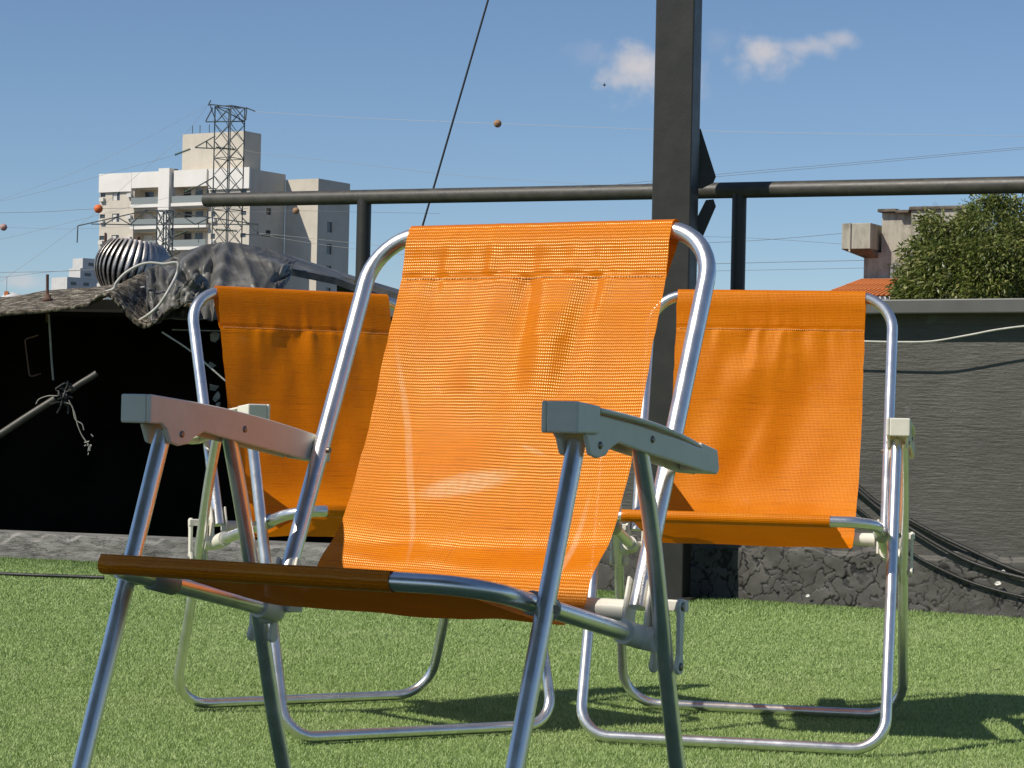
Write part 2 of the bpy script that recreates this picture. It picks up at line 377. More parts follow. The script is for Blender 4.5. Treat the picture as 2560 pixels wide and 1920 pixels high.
def catmull(pts, n=10):
    P = [Vector(p) for p in pts]; P = [P[0]*2-P[1]]+P+[P[-1]*2-P[-2]]; out = []
    for i in range(1, len(P)-2):
        for k in range(n):
            t = k/n; a, b, c, d = P[i-1:i+3]
            out.append(.5*((2*b)+(c-a)*t+(2*a-5*b+4*c-d)*t*t+(3*b-a-3*c+d)*t**3))
    out.append(P[-2]); return out
def smooth_noise1(x, seed, scale):
    r = np.random.default_rng(seed); tab = r.normal(size=4096); xx = np.asarray(x)/scale+500; i = np.floor(xx).astype(int); f = xx-i; f = f*f*(3-2*f)
    return tab[i % 4096]*(1-f)+tab[(i+1) % 4096]*f
_tabs = {}
def noise2(x, y, seed):
    if seed not in _tabs: _tabs[seed] = np.random.default_rng(seed).normal(size=(256, 256))
    tab = _tabs[seed]; xi = np.floor(x).astype(int); yi = np.floor(y).astype(int); fx = x-xi; fy = y-yi
    fx = fx*fx*(3-2*fx); fy = fy*fy*(3-2*fy); g = lambda a, b: tab[a % 256, b % 256]
    return (g(xi, yi)*(1-fx)+g(xi+1, yi)*fx)*(1-fy)+(g(xi, yi+1)*(1-fx)+g(xi+1, yi+1)*fx)*fy

# ------------------------------------------------------------------ the roof terrace
WS = -.65                                              # parapet line in plan: y = 7.4 + WS*(x-1.147)
def wall_y(x): return 7.4+WS*(x-1.147)
WD = Vector((1, WS, 0)).normalized(); WN = Vector((WS, -1, 0)).normalized()          # along the wall, out of the wall towards the terrace
KS = -.355
def kerb_y(x): return 8.445+KS*(x+.3)
GROUND_Z = -7.0
g = MB().add([(-3000, -3000, GROUND_Z), (3000, -3000, GROUND_Z), (3000, 4500, GROUND_Z), (-3000, 4500, GROUND_Z)], [(0, 1, 2, 3)]).build('ground', 'city_ground')
structure(g, 'grey city ground far below the roof terrace')
poly = [(-5, -4), (5, -4), (5, wall_y(5)+.12), (-.3, wall_y(-.3)+.12), (-.3, kerb_y(-.3)+.1), (-5, kerb_y(-5)+.1)]
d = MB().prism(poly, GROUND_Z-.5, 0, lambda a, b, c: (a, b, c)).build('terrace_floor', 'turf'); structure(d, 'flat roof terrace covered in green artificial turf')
def turf():
    zones = ((2.0, 3.7, 8000, .0024, .009), (3.7, 5.2, 95000, .0015, .0062), (5.2, 6.8, 60000, .0019, .0070), (6.8, 9.6, 38000, .0025, .0085))
    P = []; Wd = []; Hh = []
    for y0, y1, dens, w, h in zones:
        hw = .2156*y1*1.02+.75; n = int((y1-y0)*2*hw*dens); x = rng.uniform(-hw, hw, n); y = rng.uniform(y0, y1, n)
        lim = np.where(x > -.3, 7.4+WS*(x-1.147), 8.445+KS*(x+.3))-.004+rng.uniform(-.012, .012, n)
        ok = (y < lim) & (np.abs(x) < .2156*y*1.02+.75); P.append(np.stack([x[ok], y[ok]], 1)); Wd.append(np.full(ok.sum(), w)); Hh.append(np.full(ok.sum(), h))
    P = np.concatenate(P); Wd = np.concatenate(Wd); Hh = np.concatenate(Hh); n = len(P)
    a = rng.uniform(0, 2*math.pi, n); lean = rng.uniform(0, 2*math.pi, n); la = np.abs(rng.normal(.95, .35, n)); hh = Hh*rng.uniform(.55, 1.2, n)
    clump = noise2(P[:, 0]*9, P[:, 1]*30, 5); hh *= 1+.18*clump
    V = np.zeros((n, 3, 3)); ww = Wd*rng.uniform(.7, 1.3, n)
    V[:, 0, 0] = P[:, 0]-np.cos(a)*ww/2; V[:, 0, 1] = P[:, 1]-np.sin(a)*ww/2
    V[:, 1, 0] = P[:, 0]+np.cos(a)*ww/2; V[:, 1, 1] = P[:, 1]+np.sin(a)*ww/2
    V[:, 2, 0] = P[:, 0]+np.cos(lean)*np.sin(la)*hh; V[:, 2, 1] = P[:, 1]+np.sin(lean)*np.sin(la)*hh; V[:, 2, 2] = np.cos(la)*hh+.002
    V[:, :2, 2] = .0005
    me = bpy.data.meshes.new('artificial_turf'); me.vertices.add(3*n); me.vertices.foreach_set('co', V.ravel()); me.loops.add(3*n)
    me.loops.foreach_set('vertex_index', np.arange(3*n, dtype=np.int32)); me.polygons.add(n); me.polygons.foreach_set('loop_start', np.arange(0, 3*n, 3, dtype=np.int32))
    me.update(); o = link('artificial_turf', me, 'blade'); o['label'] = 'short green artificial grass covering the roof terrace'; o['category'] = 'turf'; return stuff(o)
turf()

def wall_pt(x, out=0, z=0):
    return Vector((x, wall_y(x), z))+WN*out
# parapet wall
pw = empty('parapet_wall', wall_pt(1.2)); INV = Matrix.Translation(-wall_pt(1.2))
def local(o, inv=INV):
    o.data.transform(inv); return o
Xa, Xb = -.42, 3.6
b = MB(); q = [wall_pt(Xa), wall_pt(Xb), wall_pt(Xb, -.16), wall_pt(Xa, -.16)]
b.add([v+Vector((0, 0, z)) for z in (-.02, .925) for v in q], [(0, 1, 5, 4), (1, 2, 6, 5), (2, 3, 7, 6), (3, 0, 4, 7), (4, 5, 6, 7)])
o = b.build('wall_face', 'wall'); 
# rotate object space so the brush strokes run along the wall
def along_wall(o, origin, parent):
    ang = math.atan2(WD.y, WD.x); Mx = Matrix.Translation(origin) @ Matrix.Rotation(ang, 4, 'Z'); o.data.transform(Mx.inverted()); o.matrix_world = Mx
    if parent: o.parent = parent; o.matrix_parent_inverse = Matrix.Translation(parent.location).inverted()
along_wall(o, wall_pt(1.2), pw)
b = MB(); q = [wall_pt(Xa-.02, .075), wall_pt(Xb, .075), wall_pt(Xb, -.10), wall_pt(Xa-.02, -.10)]
b.add([v+Vector((0, 0, z)) for z in (.915, .959) for v in q], [(3, 2, 1, 0), (0, 1, 5, 4), (1, 2, 6, 5), (2, 3, 7, 6), (3, 0, 4, 7), (4, 5, 6, 7)])
o = b.build('coping', 'coping', bevel=.004); along_wall(o, wall_pt(1.2), pw)
def skirting(name, p0, p1, normal, h, thick, seed, matn, cell=.055):
    L = (p1-p0).length; nx = int(L/.0032); nz = int(h/.0032); s = np.linspace(0, L, nx+1); z = np.linspace(0, h, nz+1); S, Z = np.meshgrid(s, z, indexing='ij')
    r = np.random.default_rng(seed); m_ = int(L*h/(cell*cell)*1.15); fx = r.uniform(0, L, m_); fz = r.uniform(-.02, h+.02, m_)
    Sw = S+.014*noise2(S*28, Z*28, seed)+.006*noise2(S*90, Z*90, seed+3); Zw = Z+.014*noise2(S*28+50, Z*28, seed+1)+.006*noise2(S*90, Z*90+9, seed+4)
    d1 = np.full(S.shape, 9.); d2 = np.full(S.shape, 9.); idx = np.zeros(S.shape, int)
    for k in range(m_):
        dd = np.hypot((Sw-fx[k]), (Zw-fz[k])*1.0); nw = dd < d1; d2 = np.where(nw, d1, np.minimum(d2, dd)); idx = np.where(nw, k, idx); d1 = np.where(nw, dd, d1)
    crack = np.clip(1.15-(d2-d1)/.0040, 0, 1); act = np.clip(.85+.5*noise2(S*5, Z*9, seed+7), 0, 1); crack = crack*act
    off = thick+.0007*r.normal(size=m_)[idx]*act+.0006*noise2(S*45, Z*45, seed+5)+.0025*noise2(S*8, Z*8, seed+6)-.0030*crack
    top = np.clip((Z-(h-.02-.012*noise2(S*14, Z*0, seed+8)))/.012, 0, 1); off = np.maximum(off*(1-top)+.001*top, .0015)
    P = np.array(p0)[None, None]+S[..., None]*np.array((p1-p0)/L)+Z[..., None]*np.array((0, 0, 1.))+off[..., None]*np.array(normal)
    V = P.reshape(-1, 3); I = np.arange((nx+1)*(nz+1)).reshape(nx+1, nz+1)
    Fc = np.stack([I[:-1, :-1], I[1:, :-1], I[1:, 1:], I[:-1, 1:]], -1).reshape(-1, 4)
    me = bpy.data.meshes.new(name); me.from_pydata(V.tolist(), [], Fc.tolist()); me.update()
    a = me.attributes.new('crack', 'FLOAT', 'POINT'); a.data.foreach_set('value', crack.reshape(-1).astype(np.float32))
    return link(name, me, matn, None, True)
o = skirting('cracked_skirting', wall_pt(Xa), wall_pt(3.2), WN, .192, .014, 11, 'bitumen'); along_wall(o, wall_pt(1.2), pw)
o['label'] = 'cracked black bitumen skirting along the foot of the wall'
tag(pw, 'dark grey brushed parapet wall with grey coping behind the right-hand chair', 'wall')

# kerb along the left part
kr = skirting('kerb_face', Vector((-3.6, kerb_y(-3.6), 0)), Vector((-.3, kerb_y(-.3), 0)), Vector((KS, -1, 0)).normalized(), .098, .012, 23, 'kerb', .45)
kb = MB(); kn = Vector((KS, -1, 0)).normalized(); k0, k1 = Vector((-3.6, kerb_y(-3.6), 0)), Vector((-.3, kerb_y(-.3), 0))
kb.add([p+Vector((0, 0, z)) for z in (-.02, .094) for p in (k0, k1, k1-kn*.22, k0-kn*.22)], [(0, 1, 5, 4), (1, 2, 6, 5), (2, 3, 7, 6), (3, 0, 4, 7), (4, 5, 6, 7)])
ko = kb.build('kerb', 'kerb'); kr.parent = ko; tag(ko, 'low weathered grey kerb at the left edge of the turf', 'kerb')

# ------------------------------------------------------------------ railing and post
RA, RB = at(515, 500, 9.02), at(2560, 462, 7.25); RDIR = (RB-RA).normalized()
rail = empty('railing', wall_pt(.6, -.08, .95))
def child(o, p):
    o.parent = p; o.matrix_parent_inverse = p.matrix_world.inverted() if False else (Matrix.Translation(p.location) @ p.rotation_euler.to_matrix().to_4x4()).inverted(); return o
child(MB().tube([RA, RA+RDIR*1.2, RA+RDIR*2.2, RB+RDIR*1.2], .0265, 20).build('handrail', 'rail_metal'), rail)
for px in (911, 1849):
    t_ = None
    # where the handrail passes this pixel column
    lo, hi = 0, 4
    for _ in range(40):
        mid = (lo+hi)/2; p = RA+RDIR*mid; v = p-Vector((0, 0, CAM_H)); x = 1280+F_PX*v.dot(RIGHT)/v.dot(FWD)
        if x < px: lo = mid
        else: hi = mid
    p = RA+RDIR*lo
    child(MB().tube([(p.x, p.y, -1.2 if px < 1000 else .94), (p.x, p.y, p.z)], .0265 if px < 1000 else .024, 18).build('baluster_post', 'black_metal'), rail)
tag(rail, 'black round pipe railing above the parapet wall', 'railing')

PA = math.radians(16)
def post_at(): 
    p = at(1687, 560, 7.62); return Vector((p.x, p.y, 0))
post = empty('steel_post', post_at(), -PA)
b = MB().box((0, 0, 1.75), (.126, .126, 3.5)); b.build('shaft', 'black_metal', post, bevel=.004)
b = MB().box((0, 0, .006), (.19, .19, .012)); b.build('base_plate', 'black_metal', post)
def plate(name, pix, dep, th=.008):
    P = [at(px, py, dep) for px, py in pix]; n = len(P); off = Vector((0, th, 0))
    o = MB().add(P+[p+off for p in P], [tuple(range(n)), tuple(range(2*n-1, n-1, -1))]+[(i, n+i, n+(i+1) % n, (i+1) % n) for i in range(n)]).build(name, 'black_metal')
    child(o, post)
plate('brace_plate', [(1735, 318), (1752, 322), (1790, 442), (1784, 456), (1757, 470), (1735, 470)], 7.70, .02)
plate('brace_plate', [(1765, 500), (1784, 498), (1790, 516), (1752, 604), (1735, 612), (1735, 560)], 7.70, .02)
tag(post, 'tall black square steel post in front of the parapet wall', 'post')

# ------------------------------------------------------------------ chairs
CH = dict(wF=.2632, wR=.2689, wS=.2402, wA=.2675, wB=.235, gF=-.1859, aFz=.5368, aRy=.1317, aRz=.5334, gR=.3005, sFy=-.1459, sFz=.3957, sRy=.2081, sRz=.3223,
          bTy=.3898, bTz=.7863, bBy=.2034, bBz=.3554, aEy=.2993, aEz=.5166)
def sling(par, c, T, seed, shift, fabmat, crease, hem, hw=.1825):
    T = Vector((0, *T)); B = Vector((0, c['bBy'], c['bBz'])); bd = (T-B).normalized(); nf = Vector((0, -bd.z, bd.y))   # nf points to the sitter's side
    r = .0122; pts = []
    pts.append((T-bd*(hem+.002)-nf*.0016, 0)); pts.append((T-bd*hem*.64-nf*.0065, 0)); pts.append((T-bd*.018-nf*.0112, 0))
    for k in range(9):
        a = math.pi*k/8; pts.append((T+(-nf*math.cos(a)+bd*math.sin(a))*r, 0))
    pts += [(T-bd*.018+nf*.0112, 0), (T-bd*hem*.64+nf*.0056, 0), (T-bd*hem+nf*.0014, 0)]
    i_seam = len(pts)-1
    Ln = (T-B).length
    pts += [(T-bd*(hem+.022)-nf*.001, 0), (T-bd*.16-nf*.004, 0), (T-bd*Ln*.55-nf*.012, 0), (T-bd*Ln*.80-nf*.013, .1)]
    fy, fz = c['sFy'], c['sFz']
    pts += [(Vector((0, .208, .388)), .15), (Vector((0, .192, .353)), .2), (Vector((0, .166, .3365)), .3), (Vector((0, .125, .3395)), .4), (Vector((0, .05, .357)), .6), (Vector((0, -.03, .378)), .8), (Vector((0, -.10, .3955)), .95)]
    Fb = Vector((0, fy, fz)); rf = .0110
    for k in range(9):
        a = math.radians(105 + k*26); pts.append((Fb+Vector((0, math.cos(a), math.sin(a)))*rf, 1))
    pts += [(Fb+Vector((0, .020, -.0112)), 1), (Fb+Vector((0, .032, -.0112)), 1)]
    path = [Vector((p.x, p.y, p.z)) for p, _ in pts]; sh = [s for _, s in pts]
    fine = catmull(path, 9); shf = np.interp(np.linspace(0, len(sh)-1, len(fine)), range(len(sh)), sh); seam = i_seam*9
    Y = np.array([[p.y, p.z] for p in fine]); ds = np.r_[0, np.cumsum(np.hypot(*np.diff(Y, axis=0).T))]
    # resample to even rows
    s_seam = ds[seam]; total = ds[-1]; rows = 300; s = np.linspace(0, total, rows); y = np.interp(s, ds, Y[:, 0]); z = np.interp(s, ds, Y[:, 1]); shs = np.interp(s, ds, shf)
    ty, tz = np.gradient(y, s), np.gradient(z, s); ln = np.hypot(ty, tz); ny, nz = tz/ln, -ty/ln
    cols = 96; x = np.linspace(-hw, hw, cols+1); X, S = np.meshgrid(x, s); dist = S-s_seam
    below = np.clip(dist, 0, None); fade = np.where(dist >= 0, np.exp(-below/.15), np.exp(-np.abs(dist)/.045)*.75)
    spread = X/(1+.9*below)
    rg = np.random.default_rng(seed); fold = np.zeros_like(X)
    for k in range(15):                                       # gathers that fan out below the stitched sleeve
        u0 = -hw*.92+2*hw*.92*(k+rg.uniform(.1, .9))/15; sl = u0*.35+rg.uniform(-.16, .10); wd = rg.uniform(.007, .013); ln = rg.uniform(.05, .20); am = rg.uniform(.0012, .0036)*rg.choice((-1, 1, 1))
        fold += am*np.exp(-((X-u0-sl*below)/(wd*(1+2.2*below/.2)))**2)*np.exp(-below/ln)*(dist >= 0)
        u1 = u0+rg.uniform(-.012, .012); fold += .4*am*np.exp(-((X-u1)/(wd*.9))**2)*np.exp(-np.abs(dist)/rg.uniform(.012, .04))*(dist < 0)
    fold *= crease*np.clip((S-.03)/.04, 0, 1)*(1-.6*np.exp(-(dist/.005)**2))
    diag = .0032*smooth_noise1(X*.9+.35*(S-s_seam), seed+2, .06)*np.clip(below/.08, 0, 1)*np.clip((total-.5-S)/.1, 0, 1)
    gen = .0013*noise2(X*18+seed, S*14, seed+4)*np.clip((S-s_seam)/.05, 0, 1)*np.clip((total-.11-S)/.05, 0, 1)
    cup = -.010*(1-(X/hw)**2)*np.clip(below/.15, 0, 1)*np.clip((total-.14-S)/.15, 0, 1)
    sgn = np.sign(np.where(S < s_seam-.05, 1, 1))
    seamdip = -.0016*np.exp(-((S-s_seam)/.0035)**2)
    win = 1-.97*(X/hw)**2
    cup = cup*np.clip((s_seam+.46-S)/.12, 0, 1)
    D = (fold+diag+gen)*win+seamdip+cup
    wv = .0004*noise2(S*60+7, X*0, seed+6)*np.sign(X)*(np.abs(X) > hw*.999)
    V = np.stack([X+shift*shs[:, None]+wv+0*D, y[:, None]-ny[:, None]*D*-1, z[:, None]+nz[:, None]*D], -1)
    I = np.arange(rows*(cols+1)).reshape(rows, cols+1); Fc = np.stack([I[:-1, :-1], I[:-1, 1:], I[1:, 1:], I[1:, :-1]], -1).reshape(-1, 4)
    me = bpy.data.meshes.new('sling'); me.from_pydata(V.reshape(-1, 3).tolist(), [], Fc.tolist()); me.update()
    uvl = me.uv_layers.new(name='UVMap'); vi = np.zeros(len(me.loops), np.int32); me.loops.foreach_get('vertex_index', vi)
    UVc = np.stack([X, S-s_seam+.08], -1).reshape(-1, 2)[vi]; uvl.data.foreach_set('uv', UVc.ravel().astype(np.float32))
    o = link('sling', me, fabmat, par, True)
    st = MB(); row = int(np.searchsorted(s, s_seam))
    for k in range(2, cols-1):
        p = Vector(V[row, k]); q = Vector(V[row, k])+Vector((.0021, 0, .0003*(k % 3))); n = Vector((0, ny[row]*1, -nz[row]*-1))
        st.bar(p+nf*.0012, q+nf*.0012, .0011)
    s2 = st.build('stitching', 'thread', o); stuff(s2)
    return o
def chair(loc, yaw, dT, dG, dF, seed, shift, fabmat, crease, hem, label):
    c = dict(CH); T = (c['bTy']+dT, c['bTz']-dT*.45); gF = c['gF']+dF; gR = c['gR']+dG
    e = empty('folding_chair', (loc[0], loc[1], 0), -yaw); rt = .0098
    wF, wR, wS, wB = c['wF'], c['wR'], c['wS'], c['wB']
    MB().tube(rounded([(-wF, 0, c['aFz']), (-wF, gF, .0135), (wF, gF, .0135), (wF, 0, c['aFz'])], .055, 9), rt, 16).build('front_leg_frame', 'alu', e)
    ym = lambda z: c['aRy']+(gR-c['aRy'])*(c['aRz']-z)/c['aRz']
    P = []
    for s in (-1, 1):
        side = [Vector((s*wR, c['aRy'], c['aRz'])), Vector((s*(wR+.001), ym(.44)+.003, .44)), Vector((s*wR, ym(.31), .31)), Vector((s*wR, ym(.2)-.003, .2))]
        P.append(side)
    path = catmull(P[0]+[Vector((-wR, ym(.1), .1))], 5)+[Vector((-wR, gR, .0135)), Vector((wR, gR, .0135))]+catmull([Vector((wR, ym(.1), .1))]+P[1][::-1], 5)
    k = len(path)//2
    core = rounded([path[k-2], path[k-1], path[k], path[k+1]], .07, 9)
    MB().tube(path[:k-2]+core+path[k+2:], rt-.0004, 16).build('rear_leg_frame', 'alu', e)
    MB().tube(rounded([(-wB, c['bBy'], c['bBz']), (-wB, *T), (wB, *T), (wB, c['bBy'], c['bBz'])], .068, 10), .0104, 16).build('back_frame', 'alu', e)
    MB().tube(rounded([(-wS, c['sRy']-.03, c['sRz']+.006), (-wS, c['sFy'], c['sFz']), (wS, c['sFy'], c['sFz']), (wS, c['sRy']-.03, c['sRz']+.006)], .056, 9), .0099, 16).build('seat_frame', 'alu', e)
    MB().tube([(-wB+.02, .218, .350), (wB-.02, .218, .350)], .008, 12).build('crossbar', 'alu', e)
    sling(e, c, T, seed, shift, fabmat, crease, hem)
    fy = lambda z: gF*(c['aFz']-z)/c['aFz']
    for s in (-1, 1):
        # armrest: front block, web, flared top flange, bottom lug under the front pivot
        ax = s*c['wA']
        m = lambda a, b, cc: (cc, a, b)
        b = MB()
        top = lambda y: .578-(y+.046)*.136+.006*math.sin(math.pi*min(max((y+.046)/.36, 0), 1))
        ys = [-.046+.358*i/14 for i in range(15)]
        low = lambda y: (.5455 if y < -.012 else .522 if y < .032 else (.535 if y < .05 else .5405-.115*(y-.05)) if y < .27 else .5135-.10*(y-.27))
        prof_top = [(y, top(y)) for y in ys]
        x_in, x_out = ax-s*.021, ax+s*.021
        # inner web (smooth face towards the sitter)
        web = prof_top+[(y, low(y)) for y in (.312, .27, .2, .1, .052, .040, .032, .010, -.010, -.018, -.030, -.046)]
        web = prof_top+[(.312, .501), (.27, .503), (.2, .514), (.1, .529), (.055, .5365), (.036, .530), (.026, .523), (.008, .5205), (-.008, .524), (-.016, .540), (-.024, .5455), (-.046, .5455)]
        b.prism(web, x_in, x_in+s*.006, m)
        # front block
        b.prism([(-.0459, .5456), (-.0459, .5779), (.004, top(.004)-.0001), (.004, .5456)], x_in+s*.0061, x_out, m)
        # top flange, flared in plan
        n = 16; V = []
        for i in range(n+1):
            y = .0041+.300*i/n; w = .0365*(1-.45*(i/n)**2)+.004*math.sin(math.pi*i/n); zt = top(y)-.0002
            V += [(x_in+s*.0061, y, zt), (x_in+s*w+s*.006, y, zt-.0015), (x_in+s*w+s*.006, y, zt-.0065), (x_in+s*.0061, y, zt-.006)]
        b.add(V, [(4*i+k, 4*i+(k+1) % 4, 4*i+4+(k+1) % 4, 4*i+4+k) for i in range(n) for k in range(4)]+[(3, 2, 1, 0), (4*n, 4*n+1, 4*n+2, 4*n+3)])
        # outer lower web with lug
        lug = [(-.018, .5454), (-.008, .524), (.008, .5205), (.026, .523), (.036, .530), (.055, .5365), (.1, .529), (.2, .515), (.262, .506), (.262, top(.262)-.0085), (.2, top(.2)-.0085), (.1, top(.1)-.0085), (.03, top(.03)-.0085), (.0045, top(.005)-.0085), (.0045, .5454)]
        b.prism(lug, x_out-s*.010, x_out-s*.0045, m)
        b.prism([(.2625, .506), (.2625, top(.2625)-.001), (.306, top(.306)-.001), (.312, .507), (.306, .5015), (.29, .5035)], x_in+s*.0062, x_out-s*.008, m)
        arm = b.build('armrest', 'plastic', e, bevel=.0030, seg=3)
        for (py, pz) in ((0.012, c['aFz']-.003), (c['aRy'], c['aRz']+.007)):
            for xx, dr in ((x_in, -s), (x_out-s*.0045, s)):
                R = Matrix.Rotation(dr*math.pi/2, 3, 'Y')
                MB().lathe([(0, .0022), (.0025, .0021), (.0038, .0012), (.0044, -.001)], (xx, py, pz), 12, R).build('rivet', 'steel', arm)
        ayt = c['bBy']+(c['aEz']-c['bBz'])/(T[1]-c['bBz'])*(T[0]-c['bBy'])
        MB().tube([(s*(wB-.0135), ayt, c['aEz']), (s*(c['wA']-.012), ayt, c['aEz'])], .0035, 10).build('arm_pin', 'steel', e)
        # seat collar where the front leg crosses the seat rail
        zc = .3895; yc = fy(zc)+.028
        d_ = Vector((0, c['sRy']-c['sFy'], c['sRz']-c['sFz'])).normalized(); pc = Vector((s*wS, c['sFy'], c['sFz']))+d_*(yc-c['sFy'])
        MB().tube([pc-d_*.022, pc-d_*.020, pc+d_*.020, pc+d_*.022], [.0105, .0128, .0128, .0105], 16).build('seat_collar', 'grey_plastic', e)
        pl = Vector((s*wF, fy(pc.z), pc.z))
        MB().tube([pc, pl+Vector((s*.0115, 0, 0))], .0045, 10).build('leg_bolt', 'steel', e)
        # elbow at the rear of the seat rail
        pe = Vector((s*wS, c['sRy'], c['sRz'])); prm = Vector((s*(wR-.004), ym(c['sRz']), c['sRz']-.001))
        MB().tube(rounded([pe-d_*.05, pe, prm], .016, 6), [.0135]*9+[.012], 16).build('seat_elbow', 'plastic', e)
        # clevis that holds the foot of the back tube
        b = MB(); pb = Vector((s*wB, c['bBy'], c['bBz'])); bd = (Vector((s*wB, *T))-pb).normalized()
        cl = [(-.012, -.03), (.016, -.032), (.020, .0), (.010, .030), (.004, .034), (-.004, .01)]
        for xx in (-.0155, .0115):
            b.prism([(pb.y+a, pb.z+z_) for a, z_ in cl], pb.x+xx, pb.x+xx+.004, lambda a, b_, cc: (cc, a, b_))
        b.box((pb.x, pb.y+.006, pb.z-.027), (.023, .020, .010))
        b.tube([(pb.x-s*.02, .218, .350), (pb.x-s*.07, .218, .350)], .0125, 14)
        b.box(((s*wR+pb.x)/2+s*.014, pb.y+.012, pb.z+.004), (abs(s*wR-pb.x)+.012, .010, .012))
        b.build('back_bracket', 'plastic', e, bevel=.0012)
        # link plate outside the rear leg
        z0, z1, y0 = .294, .359, ym(.294); b = MB(); out = []
        for k in range(9): a = math.pi*k/8; out.append((y0+.0025+.0085*math.cos(a), z1+.0085*math.sin(a)))
        out += [(y0-.0035, z1-.012), (y0-.0035, z0+.012)]
        for k in range(9): a = math.pi+math.pi*k/8; out.append((y0+.0085*math.cos(a), z0+.0085*math.sin(a)))
        out += [(y0+.006, z0+.012), (y0+.0075, z1-.012)]
        b.prism(out, s*(wR+.0125), s*(wR+.0175), lambda a, b_, cc: (cc, a, b_)); lk = b.build('link_plate', 'plastic', e, bevel=.001)
        b = MB(); b.prism(out, s*(wR-.0175), s*(wR-.0125), lambda a, b_, cc: (cc, a, b_)); b.build('link_plate', 'plastic', e, bevel=.001)
        R = Matrix.Rotation(s*math.pi/2, 3, 'Y')
        for (yy, zz) in ((y0+.002, z1), (y0, z0)):
            MB().lathe([(0, .002), (.003, .0019), (.0045, .0008), (.005, -.001)], (s*(wR+.0176), yy, zz), 12, R).build('rivet', 'steel', lk)
    tag(e, label, 'chair', 'orange folding chairs on the terrace'); return e
chair((-.162, 2.5415), .5172, 0, 0, 0, 31, -.042, 'fab_scuffed', 2.0, .060, 'large orange mesh folding chair nearest the camera with scuffed backrest')
chair((.4297, 4.2833), .2116, -.0547, .0124, -.0156, 54, -.023, 'fab', .95, .066, 'bright orange folding chair at the right in front of the parapet wall')
chair((-.2284, 4.3054), -.5139, -.0141, .0212, .0084, 77, .0, 'fab', 1.8, .072, 'shaded orange folding chair at the left, half hidden behind the nearest chair')

# unseen awning, added and sized to shade the nearest chair and cut its skylight
aw_n, aw_t = Vector((.5, .866, 0)), Vector((.866, -.5, 0)); aw = empty('unseen_awning', aw_t*-2.6+aw_n*0)
b = MB(); q = [aw_n*cc+aw_t*tt for cc, tt in ((-3.2, -4.4), (-3.2, 1.6), (.90, 1.6), (.90, -4.4))]
b.add([v+Vector((0, 0, z)) for z in (2.05, 2.07) for v in q], [(0, 1, 2, 3), (7, 6, 5, 4), (0, 4, 5, 1), (1, 5, 6, 2), (2, 6, 7, 3), (3, 7, 4, 0)]); child(b.build('shade_sheet', 'unseen_shade'), aw)
for cc, tt in ((-3.1, -4.3), (-3.1, 1.5), (.82, -4.3), (.82, 1.5)):
    v = aw_n*cc+aw_t*tt; child(MB().tube([(v.x, v.y, 0), (v.x, v.y, 2.05)], .02, 10).build('shade_leg', 'black_metal'), aw)
tag(aw, 'unseen flat dark awning on thin black legs, added to shade the nearest chair', 'awning')
# SECTION2
# ------------------------------------------------------------------ cables, hoses and bits on the wall
def on_wall(px, py, out=.012):
    dv = FWD+RIGHT*((px-1280)/F_PX)-UP*((py-960)/F_PX); c = Vector((0, 0, CAM_H)); p0 = wall_pt(1.2, out)
    t = (p0-c).dot(WN)/dv.dot(WN); return c+dv*t
def wire(name, pts, r, mat, label, cat='cable', group=None, seg=8, smooth=8):
    P = catmull(pts, smooth) if smooth else [Vector(p) for p in pts]
    return tag(MB().tube(P, r, seg).build(name, mat), label, cat, group)
wire('cable', [on_wall(*p, .078) for p in ((1980, 846), (2020, 850), (2150, 853), (2250, 855), (2330, 853), (2420, 838), (2500, 823), (2600, 812), (2800, 800), (3100, 790), (3400, 780))], .0030, 'cable_white', 'thin white cable strung along the wall just under the coping')
wire('hose', [on_wall(px, py, .026) for px, py in ((2080, 1160), (2152, 1222), (2202, 1262), (2278, 1302), (2350, 1340), (2422, 1374), (2500, 1410), (2580, 1440), (2700, 1470), (2850, 1510), (3000, 1560))], .0066, 'cable_black', 'upper of two thick black hoses slanting down the right wall', 'hose', 'black hoses along the wall')
wire('hose', [on_wall(px, py, .032) for px, py in ((2070, 1165), (2152, 1232), (2202, 1274), (2278, 1322), (2350, 1366), (2422, 1403), (2500, 1430), (2560, 1446), (2700, 1482), (2850, 1525), (2980, 1565))], .0066, 'cable_black', 'lower of two thick black hoses slanting down the right wall', 'hose', 'black hoses along the wall')
wire('hose', [on_wall(px, py, .028) for px, py in ((2090, 1225), (2152, 1277), (2210, 1325), (2283, 1386), (2350, 1422), (2422, 1454), (2500, 1478), (2580, 1498), (2700, 1535), (2800, 1560))], .0048, 'cable_black', 'thin black hose lying lowest along the cracked wall foot', 'hose', 'black hoses along the wall')
def on_floor(px, py, z=.006):
    dv = FWD+RIGHT*((px-1280)/F_PX)-UP*((py-960)/F_PX); return Vector((0, 0, CAM_H))+dv*((z-CAM_H)/dv.z)
wire('cable', [on_floor(*p, .012) for p in ((-120, 1428), (0, 1434), (90, 1438), (180, 1441), (260, 1444))], .006, 'cable_black', 'thin dark cable lying on the turf at the left edge')
for i, (px, py, lab) in enumerate(((2345, 1620, 'small dry leaf lying on the turf by the wall'), (2487, 1676, 'tiny tan dry leaf on the turf at the far right'), (1180, 1700, 'small dry leaf on the turf between the two rear chairs'))):
    p = on_floor(px, py, .012); s_ = .012
    tag(MB().add([p+Vector(v)*s_ for v in ((-1, 0, 0), (-.3, -.45, .15), (.5, -.3, .3), (1.1, 0, .1), (.5, .35, .25), (-.3, .4, .1))], [(0, 1, 2, 3, 4, 5)]).build('dry_leaf', 'rust'), lab, 'leaf', 'dry leaves on the turf')

